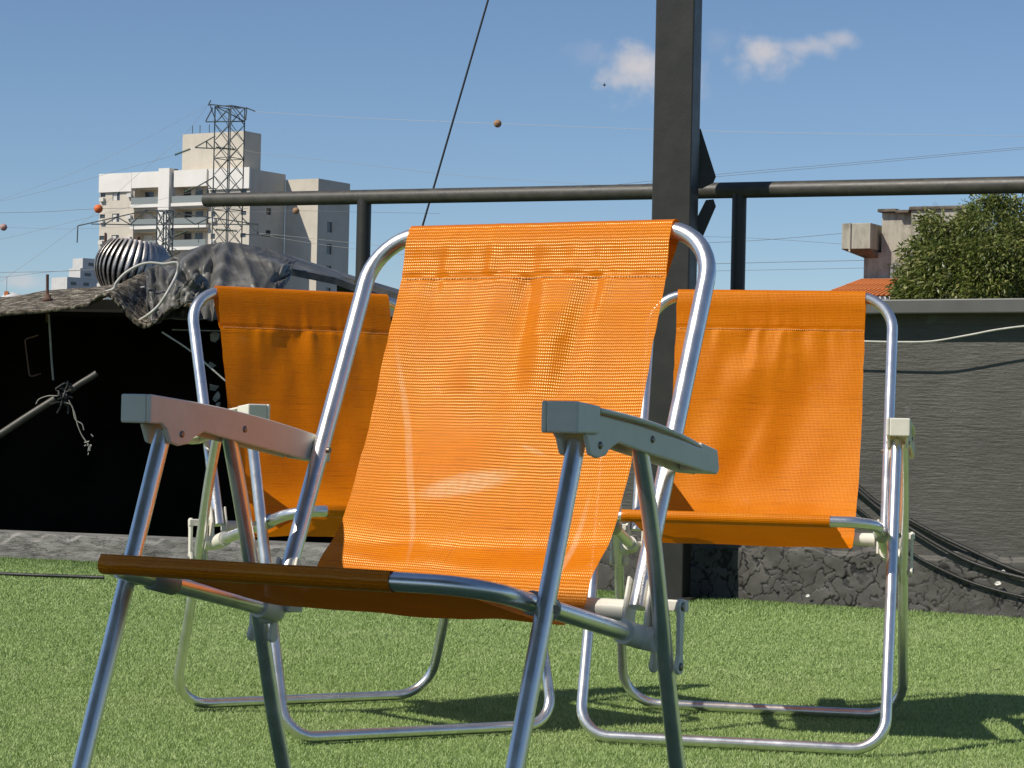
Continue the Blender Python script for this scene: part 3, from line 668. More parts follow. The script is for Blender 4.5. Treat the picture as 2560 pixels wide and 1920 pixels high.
for (px, py, lab, w) in ((2020, 1489, 'white paint flake at the wall foot behind the right chair', 14), (1716, 1484, 'white paint flake at the wall foot beside the post', 10), (2508, 1428, 'upper white flake between the black hoses', 14), (2496, 1458, 'lower white flake under the black hoses', 20)):
    p = on_wall(px, py, .03); k = 7.4/F_PX*w/2
    tag(MB().add([p+WD*a*k+Vector((0, 0, b_*k))+WN*c_*k for a, b_, c_ in ((-1, -.2, 0), (-.3, -.5, .5), (.6, -.3, .2), (1, .1, .6), (.3, .5, .1), (-.5, .35, .4))], [(0, 1, 2), (0, 2, 5), (2, 3, 4), (2, 4, 5)]).build('paint_flake', 'bld_white'), lab, 'paint flake', 'white flakes at the wall foot')

# ------------------------------------------------------------------ lean-to shed at the left, dark under its roof
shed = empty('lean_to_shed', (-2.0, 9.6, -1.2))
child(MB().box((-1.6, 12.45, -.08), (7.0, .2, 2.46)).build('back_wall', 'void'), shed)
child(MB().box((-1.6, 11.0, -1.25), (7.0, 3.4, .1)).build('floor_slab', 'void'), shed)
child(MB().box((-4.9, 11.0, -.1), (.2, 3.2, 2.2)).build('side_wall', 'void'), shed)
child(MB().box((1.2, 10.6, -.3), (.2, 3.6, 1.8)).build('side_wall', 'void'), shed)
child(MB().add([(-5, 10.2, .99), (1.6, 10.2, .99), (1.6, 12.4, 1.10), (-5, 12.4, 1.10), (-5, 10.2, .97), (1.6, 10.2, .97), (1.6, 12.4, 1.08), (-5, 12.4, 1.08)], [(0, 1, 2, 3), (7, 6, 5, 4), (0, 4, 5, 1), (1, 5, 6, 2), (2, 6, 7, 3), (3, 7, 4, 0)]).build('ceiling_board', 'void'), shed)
tag(shed, 'dark open lean-to shed behind the kerb at the left', 'shed')
# corrugated fibre cement sheet, seen end on
DE = 9.3
prof = catmull([(px, py, 0) for px, py in ((-420, 838), (-300, 826), (-150, 812), (0, 791), (100, 783), (185, 773), (222, 766), (236, 751), (253, 742), (272, 743), (289, 757), (307, 780), (326, 801), (344, 815), (362, 821), (382, 813), (400, 797), (425, 775), (450, 766), (480, 772))], 8)
topv, botv, tv2, bv2 = [], [], [], []
for k, p in enumerate(prof):
    jag = .0035*float(smooth_noise1(k*1., 3, 2.)); a = at(p.x, p.y, DE+jag*2); u = Vector((0, 0, .014+jag*.6))
    back = Vector((0, 1.02, .145)); topv.append(a+u); botv.append(a); tv2.append(a+u+back); bv2.append(a+back)
n = len(prof); V = []; NB = 12
for r_ in range(NB+1):
    f_ = r_/NB; V += [a.lerp(b_, f_)+Vector((0, 0, .0025*math.sin(k*.9+r_*2.1))) for k, (a, b_) in enumerate(zip(topv, tv2))]
base = len(V); V += botv+bv2; Fc = [(r_*n+i, r_*n+i+1, (r_+1)*n+i+1, (r_+1)*n+i) for r_ in range(NB) for i in range(n-1)]
Fc += [(base+i, base+i+1, i+1, i) for i in range(n-1)]+[(base+n+i, base+n+i+1, base+i+1, base+i) for i in range(n-1)]
sheet = mesh_np('corrugated_roof_sheet', V, Fc, 'sheet', None, True); tag(sheet, 'mossy fibre cement roof sheet with one deep wave over the dark shed', 'roof sheet')
# roofing bolt with washer
pb = at(119, 770, 9.75)
bolt = empty('roofing_bolt', pb)
MB().tube([(0, 0, -.06), (-.004, 0, .138)], .0062, 10).build('shank', 'rust', bolt)
MB().lathe([(0, .058), (.012, .056), (.013, .042), (.021, .038), (.023, .026), (.0, .024)], (0, 0, 0), 14).build('nut', 'rust', bolt)
MB().add([(-.105, 0, .0), (-.035, 0, .024), (.035, 0, .026), (.12, 0, .018), (.12, .02, .014), (.035, .02, .016), (-.035, .02, .014), (-.105, .02, -.006), (-.105, 0, -.008), (-.035, 0, .012), (.035, 0, .012), (.12, 0, .01)],
         [(0, 1, 2, 3, 4, 5, 6, 7), (0, 8, 9, 10, 11, 3, 2, 1)]).build('washer_plate', 'rust', bolt)
tag(bolt, 'rusty roofing bolt sticking up from the mossy sheet', 'bolt')
# things hanging in the mouth of the shed
wire('hanging_rod', [at(122, 786, 9.42), at(125, 835, 9.42), at(129, 900, 9.42), at(133, 950, 9.42)], .0042, 'cord', 'thin pale rod hanging from the shed roof', 'rod')
wire('wire_hook', rounded([at(96, 838, 9.45), at(62, 848, 9.45), at(74, 943, 9.45), at(102, 934, 9.45)], .012, 5), .003, 'rust', 'rusty wire hook bent like a bracket beside the pale rod', 'hook', smooth=0)
wire('pipe', [at(-60, 1124, 9.36), at(0, 1086, 9.36), at(70, 1040, 9.36), at(138, 997, 9.36)], .0145, 'rail_metal', 'dark grey pipe slanting up across the mouth of the shed', 'pipe', seg=14)
wire('pipe', [at(174, 977, 9.36), at(200, 959, 9.36), at(225, 944, 9.36), at(242, 933, 9.36)], .0125, 'rail_metal', 'short end of grey pipe beyond the dark rag knot', 'pipe', seg=14)
rb = MB()
for k in range(26):
    a = at(150+random.gauss(8, 9), 985+random.gauss(0, 16), 9.33); b_ = a+Vector((random.gauss(0, .02), random.gauss(0, .01), random.gauss(-.015, .02))); rb.tube([a, (a+b_)/2+Vector((.004, 0, .004)), b_], .0045, 5)
rag = rb.build('rag_knot', 'cable_black'); rag.name = 'rag'; tag(rag, 'dark rag knotted round the pipe with frayed strings', 'rag')
for pts in (((172, 1000), (186, 1030), (194, 1062), (206, 1090), (222, 1112)), ((160, 1005), (180, 1015), (188, 1048), (205, 1060), (210, 1075)), ((143, 990), (120, 990), (98, 998), (90, 1010))):
    o = MB().tube(catmull([at(px, py, 9.32) for px, py in pts], 6), .0026, 5).build('string', 'cord'); child(o, rag)
for k in range(14):
    a = at(222+random.gauss(0, 5), 1112+random.gauss(0, 10), 9.32); o = None
    rb2 = MB().tube([a, a+Vector((random.gauss(0, .008), 0, -random.random()*.012))], .0016, 4)
    if k == 0: tuft = rb2
    else: tuft.V; tuft.add(rb2.V, rb2.F)
child(tuft.build('frayed_tuft', 'cable_white'), rag)
wire('wire', [at(405, 830, 9.40), at(480, 880, 9.40), at(568, 956, 9.40), at(640, 1015, 9.42)], .0035, 'cable_white', 'thin pale wire slanting down behind the left chair', 'wire')
wire('wire', [at(430, 824, 9.5), at(500, 826, 9.5), at(560, 827, 9.5)], .003, 'wire', 'thin level wire behind the top of the left chair', 'wire')
for i, (px, py, sx, sy, rr) in enumerate(((536, 842, 16, 24, .3), (528, 912, 13, 10, .1), (532, 968, 17, 11, -.2), (541, 992, 12, 16, .5), (545, 1012, 8, 10, .2))):
    p = at(px, py, 9.62); k = 9.62/F_PX; Q = [Vector((math.cos(a)*sx*k*(.7+.3*math.sin(3*a+i)), 0, math.sin(a)*sy*k*(.75+.25*math.cos(2*a+i)))) for a in (0, .9, 2.0, 3.0, 4.1, 5.2)]
    R = Matrix.Rotation(rr, 3, 'Y'); Q = [R @ v+p for v in Q]; nn = len(Q)
    o = MB().add(Q+[v+Vector((0, .02, 0)) for v in Q], [tuple(range(nn)), tuple(range(2*nn-1, nn-1, -1))]+[(j, nn+j, nn+(j+1) % nn, (j+1) % nn) for j in range(nn)]).build('broken_board', 'kerb')
    if i == 0: brd = o
    else: o.parent = brd; o.name = 'fragment'
tag(brd, 'broken grey board fragments in the shade behind the left chair', 'debris')

# ------------------------------------------------------------------ black tarp draped over the roof behind the left chair
def drape(name, top, bot, nu, nv, seed, bulge, folds, noise_amp, mat):
    A = catmull([at(*p) for p in top], 12); B = catmull([at(*p) for p in bot], 12)
    def samp(P, t):
        x = t*(len(P)-1); i = min(int(x), len(P)-2); return P[i].lerp(P[i+1], x-i)
    us = np.linspace(0, 1, nu+1); vs_ = np.linspace(0, 1, nv+1); V = []
    for u in us:
        a, b_ = samp(A, u), samp(B, u)
        for v in vs_:
            p = a.lerp(b_, v); off = bulge*math.sin(math.pi*v)
            for (u0, v0, u1, v1, w, amp) in folds:
                du, dv = u1-u0, v1-v0; t = max(0, min(1, ((u-u0)*du+(v-v0)*dv)/(du*du+dv*dv))); dd = math.hypot(u-u0-t*du, (v-v0-t*dv)*.6); off += amp*math.exp(-(dd/w)**2)
            off += noise_amp*float(noise2(np.array(u*9.), np.array(v*5.), seed))+noise_amp*.45*float(noise2(np.array(u*26.), np.array(v*15.), seed+1))
            rdg = 1-abs(float(noise2(np.array(u*8.+v*2.5), np.array(v*2.2-u*3), seed+2))); rd2 = 1-abs(float(noise2(np.array(u*17.-v*4), np.array(v*3.+u*5), seed+3)))
            off += noise_amp*(3.2*max(rdg, 0)**4+1.6*max(rd2, 0)**5)
            V.append(p+Vector((0, -off, off*.25*min(v*4, 1))))
    I = lambda i, j: i*(nv+1)+j
    return mesh_np(name, V, [(I(i, j), I(i+1, j), I(i+1, j+1), I(i, j+1)) for i in range(nu) for j in range(nv)], mat, None, True)
def solid(o, t):
    md = o.modifiers.new('thick', 'SOLIDIFY'); md.thickness = t; md.offset = 0; return o
tarp = solid(drape('tarp', [(408, 655, 9.95), (455, 632, 9.97), (513, 616, 10.0), (561, 607, 10.0), (612, 612, 10.0), (665, 622, 10.05), (712, 637, 10.1), (745, 650, 10.15)],
             [(392, 800, 9.45), (430, 800, 9.40), (480, 800, 9.36), (540, 800, 9.34), (610, 800, 9.36), (665, 790, 9.42), (700, 735, 9.62), (728, 690, 9.85)], 110, 60, 41, .05,
             [(.30, 0, .10, .55, .05, .06), (.46, 0, .44, .8, .035, .04), (.10, .1, .26, .65, .03, -.05), (.30, .45, .34, .8, .035, -.06), (.62, .1, .9, .5, .05, .03), (.8, .6, .95, .8, .03, -.04), (.2, .7, .34, .62, .02, .03), (.40, .0, .22, .9, .018, .025), (.55, .1, .70, .9, .02, .02), (.36, .2, .40, 1, .015, -.03)], .0045, 'tarp'), .004)
tag(tarp, 'crumpled black tarp peaking above the left chair', 'tarp')
flap = solid(drape('tarp_flap', [(366, 672, 9.62), (380, 668, 9.62), (400, 664, 9.64), (425, 690, 9.60), (448, 702, 9.58)], [(371, 800, 9.38), (385, 812, 9.36), (402, 806, 9.36), (440, 770, 9.40), (478, 735, 9.45)], 22, 24, 51, .015, [(.2, 0, .3, 1, .08, .02), (.9, .1, .75, .9, .06, .02)], .006, 'tarp'), .004)
flap.name = 'tarp_flap'; tag(flap, 'flat hanging flap of black sheeting right of the roof vent', 'tarp')
fold = solid(drape('torn_tarp_fold', [(478, 690, 9.33), (496, 684, 9.33), (518, 700, 9.34), (523, 716, 9.36)], [(425, 775, 9.28), (450, 772, 9.26), (490, 760, 9.26), (520, 742, 9.28)], 16, 14, 61, .03, [(.4, 0, .5, 1, .12, .03)], .008, 'tarp'), .004)
tag(fold, 'torn dark fold of tarp beside the top of the left chair', 'tarp')
# painted roof running off to the right behind the railing, with its dark gable opening
P = [at(600, 609, 10.5), at(712, 634, 10.6), at(891, 692, 10.8), at(1060, 742, 11.0), at(1250, 800, 11.2)]; Q = [at(600, 660, 10.0), at(712, 668, 10.1), at(838, 694, 10.2), at(1060, 775, 10.35), at(1250, 830, 10.5)]
b = MB(); nn = len(P); b.add(P+Q+[p-Vector((0, 0, .03)) for p in P]+[p-Vector((0, 0, .03)) for p in Q], [(i, i+1, nn+i+1, nn+i) for i in range(nn-1)]+[(nn+i, nn+i+1, 3*nn+i+1, 3*nn+i) for i in range(nn-1)]+[(2*nn+i+1, 2*nn+i, 3*nn+i, 3*nn+i+1) for i in range(nn-1)])
rf = b.build('black_roof_sheet', 'tarp'); tag(rf, 'black painted roof sheet falling away to the right behind the railing post', 'roof sheet')
pts = [at(px, py, 10.35) for px, py in ((842, 690), (900, 702), (1100, 770), (1100, 900), (842, 900))]; nn = 5
gb = MB().add(pts+[p+Vector((0, .08, 0)) for p in pts], [tuple(range(nn)), tuple(range(2*nn-1, nn-1, -1))]+[(j, nn+j, nn+(j+1) % nn, (j+1) % nn) for j in range(nn)]).build('gable_board', 'tarp'); tag(gb, 'grey board under the black roof sheet, right of the tarp', 'board')
cab = [(258, 732), (284, 722), (290, 708), (312, 684), (345, 664), (375, 657), (410, 660), (438, 656), (446, 664), (440, 690), (420, 728), (398, 762), (372, 786), (340, 806)]
wire('cable', [at(px, py, 9.30 if py > 700 and px > 350 else 9.42) for px, py in cab], .0058, 'cable_white', 'thick pale cable looping over the black tarp flap', seg=10)
wire('metal_bar', [at(255, 736, 9.9), at(300, 728, 9.9), at(362, 718, 9.9)], .006, 'wire', 'straight pale bar below the round roof vent', 'bar', smooth=0)
wire('strut', [at(284, 730, 9.85), at(290, 748, 9.85), at(296, 762, 9.85)], .006, 'rust', 'short dark strut standing on the mossy sheet', 'strut', smooth=0)

# ------------------------------------------------------------------ turbine roof vent
DV = 13.6; vc = at(333, 668, DV); RV = 97/F_PX*DV; vent = empty('roof_vent', vc); vent.rotation_euler = (math.radians(-4), math.radians(7), 0)
NVAN = 34; HV = RV*.64
def vr(f): return RV*(.55+.45*math.sin(math.pi*(.10+.82*f))**.8)
vane_me = None
for k in range(NVAN):
    if vane_me is None:
        V = []; rows_ = 14
        for i in range(rows_+1):
            f_ = i/rows_; z_ = -HV+2*HV*f_; r0 = vr(f_); tw = .20*(f_-.5)
            for a_, rr in ((0, r0*.90), (.075, r0*.965), (.155, r0), (.18, r0*.985)):
                V.append((rr*math.cos(a_+tw), rr*math.sin(a_+tw), z_))
        vane_me = bpy.data.meshes.new('vane'); vane_me.from_pydata(V, [], [(4*i+j, 4*i+j+1, 4*i+5+j, 4*i+4+j) for i in range(rows_) for j in range(3)]); vane_me.materials.append(MAT['galv'])
        vane_me.polygons.foreach_set('use_smooth', [True]*len(vane_me.polygons))
    o = bpy.data.objects.new('vane', vane_me); COL.objects.link(o); o.parent = vent; o.rotation_euler = (0, 0, 2*math.pi*k/NVAN)
MB().lathe([(0, HV+.012), (RV*.30, HV+.010), (RV*.62, HV-.002), (RV*.64, HV-.012), (0, HV-.014)], (0, 0, 0), 40).build('top_plate', 'rust', vent)
MB().lathe([(RV*.60, -HV+.012), (RV*.66, -HV), (RV*.60, -HV-.015), (RV*.60, -HV-.10), (RV*.72, -HV-.20), (RV*.72, -HV-.35)], (0, 0, 0), 40).build('neck', 'galv', vent)
MB().tube([(0, 0, -HV), (0, 0, HV+.035)], .012, 10).build('axle', 'rust', vent)
MB().lathe([(RV*.5, -HV), (RV*.72, -HV*.4), (RV*.75, 0), (RV*.7, HV*.5), (RV*.5, HV-.015)], (0, 0, 0), 30).build('inner_drum', 'void', vent)
MB().box((0, .1, -HV-.55), (.9, .5, .5)).build('roof_curb', 'grey_plastic', vent)
tag(vent, 'round ribbed metal turbine vent on the roof behind the shed', 'roof vent')

nb = MB().box((-1.6, 15.6, -3.35), (7.4, 6.0, 7.3)).build('low_building', 'oldcap'); tag(nb, 'low dark flat-roofed building behind the shed carrying the round vent', 'building')

# ------------------------------------------------------------------ stay cable, bird
p0, p1 = at(1226, -20, 9.6), at(1020, 690, 9.6); ext = p0+(p0-p1)*.8
wire('stay_cable', [ext, p0, p1], .0042, 'cable_black', 'thin black stay cable rising steeply behind the nearest chair', smooth=0)
pbd = at(1511, 212, 60); bird = empty('bird', pbd)
MB().lathe([(0, -.05), (.012, -.03), (.018, 0), (.012, .03), (0, .05)], (0, 0, 0), 8).build('body', 'wire_dark', bird)
for s_ in (-1, 1): MB().add([(0, 0, .02), (s_*.045, .05, .012), (s_*.015, .03, -.03)], [(0, 1, 2)]).build('wing', 'wire_dark', bird)
tag(bird, 'tiny dark bird in the sky below the left cloud', 'bird')

# ------------------------------------------------------------------ apartment building
def building(name, corner, ang, label, cat='building'):
    e = empty(name, (corner.x, corner.y, GROUND_Z), ang); return tag(e, label, cat)
UA = math.atan2(-.52, .85)
c0 = at(626.6, 421.7, 313.0); TOP = c0.z-GROUND_Z
apt = building('apartment_building', c0, UA, 'cream apartment block with balconies and a blank dark side wall')
# local axes: +x along the front towards the camera's right, +y away from the camera, origin at the front right corner
def wallgrid(x0, x1, z0, z1, holes, y=0.0, dep=.25):
    b = MB(); xs = sorted({x0, x1, *[h[0] for h in holes], *[h[1] for h in holes]}); zs = sorted({z0, z1, *[h[2] for h in holes], *[h[3] for h in holes]})
    for i in range(len(xs)-1):
        for j in range(len(zs)-1):
            cx, cz = (xs[i]+xs[i+1])/2, (zs[j]+zs[j+1])/2
            if any(h[0] < cx < h[1] and h[2] < cz < h[3] for h in holes): continue
            b.add([(xs[i], y, zs[j]), (xs[i+1], y, zs[j]), (xs[i+1], y, zs[j+1]), (xs[i], y, zs[j+1])], [(0, 1, 2, 3)])
    for h in holes:
        a, c_, z0_, z1_ = h[:4]; dd = h[4] if len(h) > 4 else dep
        b.add([(a, y, z0_), (c_, y, z0_), (c_, y, z1_), (a, y, z1_), (a, y+dd, z0_), (c_, y+dd, z0_), (c_, y+dd, z1_), (a, y+dd, z1_)], [(0, 4, 5, 1), (1, 5, 6, 2), (2, 6, 7, 3), (3, 7, 4, 0), (4, 7, 6, 5)])
    return b
U = lambda zx: (zx-1540)/35.4                           # facade position from a zoomed-photo column
Wd_ = 26.0; FL = 2.95
holes = []; wins = []; bals = []; acs = []
zt = TOP-2.35                                            # top of the upper windows
for k in range(6):
    z1 = zt-k*FL
    holes.append((U(700), U(746), z1-1.15, z1)); wins.append(holes[-1])
    holes.append((U(622), U(655), z1-.62, z1-.05)); wins.append(holes[-1])
    holes.append((U(838), U(1005), z1-1.95, z1+.25, 1.6)); bals.append(holes[-1])
    holes.append((U(1090), U(1296), z1-1.95, z1+.35, 1.6)); bals.append(holes[-1])
    holes.append((U(1312), U(1338), z1-.9, z1-.2)); wins.append(holes[-1])
    holes.append((U(1488), U(1520), z1-.8, z1-.25)); wins.append(holes[-1])
    acs += [(U(815), z1-.55), (U(1330), z1-1.35), (U(640), z1-1.0)]
wallgrid(-Wd_, 0, 0, TOP, holes).build('front_wall', 'bld', apt)
sw = []
for k in range(5): sw.append((3.6, 4.7, zt-k*FL-3.4, zt-k*FL-2.5))
b = wallgrid(0, 7.7, 0, TOP, sw); sd = b
R90 = Matrix.Rotation(math.pi/2, 3, 'Z'); sd.V = [tuple(R90 @ Vector(v)) for v in sd.V]; sd.build('side_wall', 'bld', apt)
for (a, c_, z0_, z1_) in sw:
    MB().box((-.2, (a+c_)/2, (z0_+z1_)/2), (.04, c_-a, z1_-z0_)).build('window', 'glass', apt)
b = MB().add([(-Wd_, 0, TOP), (0, 0, TOP), (0, 7.7, TOP), (-Wd_, 12, TOP)], [(0, 1, 2, 3)]); b.build('roof', 'bld', apt)
MB().add([(-Wd_, 0, 0), (-Wd_, 12, 0), (-Wd_, 12, TOP), (-Wd_, 0, TOP)], [(0, 1, 2, 3)]).build('end_wall', 'bld', apt)
for (x0, x1, h_) in ((U(620), U(826), 2.35), (U(828), U(1004), 1.95), (U(1088), U(1288), 2.05), (U(1300), U(1541), 2.6)):
    MB().box(((x0+x1)/2, -.16, TOP-h_/2+.1), (x1-x0, .3, h_+.2)).build('parapet_band', 'bld_white', apt)
MB().box(((U(1012)+U(1078))/2, -.45, TOP/2+.25), (U(1078)-U(1012), .9, TOP+.5)).build('pilaster', 'bld_white', apt)
MB().box((U(664), -.12, TOP-9.5), (.18, .24, 3.2)).build('downpipe', 'rust', apt)
for i, (a, c_, z0_, z1_) in enumerate(wins):
    w = MB().box(((a+c_)/2, .18, (z0_+z1_)/2), (c_-a-.02, .05, z1_-z0_-.02)).build('window', 'glass', apt)
    if c_-a > 1: MB().box((a+(c_-a)*.28, .13, (z0_+z1_)/2), ((c_-a)*.52, .04, z1_-z0_-.06)).build('shutter', 'bld_shutter', w)
for i, (a, c_, z0_, z1_, _) in enumerate(bals):
    bal = MB().box(((a+c_)/2, -.32, z0_-.16), (c_-a+.3, .68, .42)).build('balcony', 'bld_white', apt)
    MB().box(((a+c_)/2, -.60, z0_+.52), (c_-a+.1, .04, .95)).build('glass_railing', 'pale_glass', bal)
    nd = 2 if c_-a < 5 else 3
    for j in range(nd):
        xx = a+(c_-a)*(j+.5)/nd+random.uniform(-.15, .15); MB().box((xx, 1.56, (z0_+z1_)/2-.1), ((c_-a)/nd*.62, .05, (z1_-z0_)*.86)).build('balcony_door', random.choice(('glass', 'glass', 'bld_shutter')), bal)
for (xx, zz) in acs: MB().box((xx, -.22, zz), (.75, .42, .5)).build('air_conditioner', 'bld_shutter', apt)
# stair tower above the roof
tx, ty = -2.69, 2.0; tz = at(610, 327, 316.1).z-GROUND_Z
MB().box((tx-10.6/2, ty+1.8, (TOP+tz)/2), (10.6, 3.6, tz-TOP)).build('roof_tower', 'bld', apt)
for xx in (-9.9, -8.6, -7.0): MB().tube([(tx+xx, ty+1.2, tz), (tx+xx, ty+1.2, tz+1.3)], .05, 6).build('antenna', 'wire_dark', apt)
for xx in (-14.6, -13.9, -13.2): MB().box((xx, .6, TOP+.25), (.5, .5, .5)).build('chimney_pot', 'wire_dark', apt)
# set-back right wing
wx0, wz = 0.0, at(796, 446, 316.7).z-GROUND_Z
b = wallgrid(.02, 5.45, 0, wz, [], y=7.72); b.build('wing_front_wall', 'bld', apt)
sw = [(2.2, 3.4, wz-7.0-k*FL, wz-5.6-k*FL) for k in range(4)]
b = wallgrid(0, 7.3, 0, wz, sw); b.V = [tuple((R90 @ Vector(v))+Vector((5.45, 7.72, 0))) for v in b.V]; b.build('wing_side_wall', 'bld', apt)
for (a, c_, z0_, z1_) in sw: MB().box((5.25, 7.72+(a+c_)/2, (z0_+z1_)/2), (.04, c_-a, z1_-z0_)).build('window', 'glass', apt)
MB().add([(.02, 7.72, wz), (5.45, 7.72, wz), (5.45, 15, wz), (.02, 15, wz)], [(0, 1, 2, 3)]).build('wing_roof', 'bld', apt)

# far towers and dome at the left
def tower(cpx, cpy, D, wl, wr, label, name, floors, mat='bld_far', base=GROUND_Z, cols=3, vis=8):
    c = at(cpx, cpy, D); e = empty(name, (c.x, c.y, base), math.radians(-50)); H = c.z-base
    MB().box((-wl/2, wr/2, H/2), (wl, wr, H)).build('block', mat, e)
    for k in range(vis):
        for j in range(cols):
            MB().box((.03, wr*(j+.5)/cols, H-2.4-3*k), (.12, wr/cols*.42, 1.2)).build('window', 'glass', e)
        MB().box((.04, wr/2, H-3.6-3*k), (.10, wr*.96, .22)).build('floor_band', 'bld_shutter', e)
    return tag(e, label, 'building', 'distant stepped tower blocks')
tower(168, 692, 900, 12, 11, 'lowest white step of the distant tower block at the far left', 'tower_block', 8, cols=2)
tower(201, 670, 930, 9, 20, 'middle grey step of the distant tower block beside the roof vent', 'tower_block', 8, cols=3)
tower(207, 645, 955, 8, 18, 'tallest rear step of the distant tower block beside the roof vent', 'tower_block', 8, cols=2)
dp = at(28, 752, 700); hall = empty('domed_hall', (dp.x, dp.y, GROUND_Z)); hz = dp.z-GROUND_Z
MB().lathe([(3.9, hz-20), (3.9, hz-.2), (3.7, hz+.6), (3.0, hz+1.5), (2.0, hz+2.1), (0, hz+2.5)], (.5, 0, 0), 32).build('dome', 'bld_far', hall)
MB().box((-1.8, -3, hz/2+.4), (4.6, 5, hz+.8)).build('block', 'bld_far', hall); MB().box((-1.0, -2.0, hz+1.9), (1.1, 1.1, 1.6)).build('lantern', 'tile', hall)
MB().tube([(-1.0, -2.0, hz+2.6), (-1.0, -2.0, hz+7)], .06, 6).build('mast', 'wire_dark', hall)
tag(hall, 'small white domed hall on the horizon at the far left', 'building')

# ------------------------------------------------------------------ pylons
def pylon(name, cx_px, D, top_py, R, rot, panels, label, base_flare=1.0):
    c = at(cx_px, top_py, D); e = empty(name, (c.x, c.y, GROUND_Z)); H = c.z-GROUND_Z
    cor = [Vector((R*math.cos(rot+k*math.pi/2), R*math.sin(rot+k*math.pi/2), 0)) for k in range(4)]
    rad = lambda z: 1+base_flare*max(0, (H*.45-z)/(H*.45))
    for k in range(4): MB().bar(cor[k]*rad(0), cor[k]*rad(H*.45)+Vector((0, 0, H*.45)), .11).bar(cor[k]+Vector((0, 0, H*.45)), cor[k]+Vector((0, 0, H)), .095).build('leg', 'pylon', e)
    b = MB(); zs = [H-panels*i for i in range(int(H/panels)+1)]
    for i in range(len(zs)-1):
        for k in range(4):
            a, d_ = cor[k], cor[(k+1) % 4]; r0, r1 = rad(zs[i]), rad(zs[i+1]); za, zb = Vector((0, 0, zs[i])), Vector((0, 0, zs[i+1]))
            b.bar(a*r0+za, d_*r1+zb, .042).bar(d_*r0+za, a*r1+zb, .042)
            if i % 3 == 0: b.bar(a*r0+za, d_*r0+za, .06)
    stuff(b.build('bracing', 'pylon', e)); tag(e, label, 'pylon', 'lattice power pylons'); return e, H, c
def zp(x, y): return (460+x*.2412, 240+y*.2412)         # second study crop -> photo pixel
D1 = 200.0; kx = D1/F_PX
py1, H1, cp1 = pylon('lattice_pylon', 575, D1, 268, 37*kx, math.radians(10), 1.45, 'tall lattice pylon in front of the apartment block')
def ploc(px, py, dy=0, D=D1, c=cp1): p = at(px, py, D+dy); return Vector((p.x-c.x, p.y-c.y, p.z-GROUND_Z))
def arm(e, name, segs, w, D, c):
    b = MB()
    for (x0, y0, x1, y1) in segs:
        for dy in (-.5, .5): b.bar(ploc(x0, y0, dy, D, c), ploc(x1, y1, dy, D, c), w)
    return b.build(name, 'pylon', e)
arm(py1, 'crossarm', [(*zp(268, 88), *zp(650, 128)), (*zp(330, 258), *zp(268, 88)), (*zp(225, 262), *zp(300, 120)), (*zp(225, 268), *zp(630, 262)), (*zp(640, 120), *zp(740, 160)), (*zp(330, 110), *zp(630, 265)), (*zp(520, 110), *zp(640, 250)), (*zp(640, 250), *zp(650, 128)), (*zp(250, 100), *zp(278, 45))], .09, D1, cp1)
arm(py1, 'crossarm', [(*zp(115, 533), *zp(325, 415)), (*zp(115, 535), *zp(330, 545)), (*zp(232, 470), *zp(300, 540)), (*zp(232, 470), *zp(236, 535))], .09, D1, cp1)
arm(py1, 'crossarm', [(*zp(120, 950), *zp(320, 835)), (*zp(120, 952), *zp(330, 960)), (*zp(225, 890), *zp(280, 955))], .09, D1, cp1)
arm(py1, 'crossarm', [(*zp(600, 1260), *zp(780, 1435)), (*zp(590, 1435), *zp(800, 1438)), (*zp(640, 1320), *zp(765, 1328)), (*zp(765, 1328), *zp(765, 1430))], .09, D1, cp1)
def insulator(e, a, b_, D, c):
    A, B = ploc(*a, 0, D, c), ploc(*b_, 0, D, c); q = (B-A).to_track_quat('Z', 'Y').to_matrix(); L_ = (B-A).length; n_ = 14; pr = []
    for i in range(n_): pr += [(.05, L_*i/n_), (.14, L_*(i+.35)/n_), (.05, L_*(i+.6)/n_)]
    MB().lathe(pr, A, 8, q).build('insulator', 'insul', e)
insulator(py1, (437, 387), (477, 372), D1, cp1); insulator(py1, zp(330, 535), zp(540, 555), D1, cp1); insulator(py1, zp(0, 1000), zp(110, 945), D1, cp1)
insulator(py1, zp(330, 1385), zp(560, 1400), D1, cp1); insulator(py1, zp(800, 1440), zp(1010, 1460), D1, cp1); insulator(py1, (437, 590), (470, 577), D1, cp1)
def z1p(x, y): return (x*.4069, 200+y*.4069)
D2 = 170.0
py2, H2, cp2 = pylon('lattice_pylon', 413, D2, 527, 20*D2/F_PX, math.radians(18), 1.1, 'shorter lattice pylon with a wide girder above the roof vent')
segs = [((478, 896), (915, 798)), ((560, 885), (850, 890)), ((850, 890), (1300, 885)), ((915, 798), (1310, 848)), ((1310, 848), (1582, 886)), ((1300, 885), (1582, 890)), ((478, 898), (474, 1000))]
xs = [640, 720, 800, 900, 1000, 1100, 1200, 1290]
for i in range(len(xs)-1):
    tp = lambda x: 896-(x-478)*.224 if x < 915 else 798+(x-915)*.127
    segs.append(((xs[i], tp(xs[i]) if i % 2 else 888), (xs[i+1], 888 if i % 2 else tp(xs[i+1]))))
arm(py2, 'girder', [(*z1p(*a), *z1p(*b_)) for a, b_ in segs], .075, D2, cp2)
arm(py2, 'side_frame', [(*z1p(940, 960), *z1p(1110, 1060)), (*z1p(1090, 960), *z1p(930, 1050)), (*z1p(820, 890), *z1p(820, 1000)), (*z1p(1220, 890), *z1p(1220, 1000))], .05, D2, cp2)

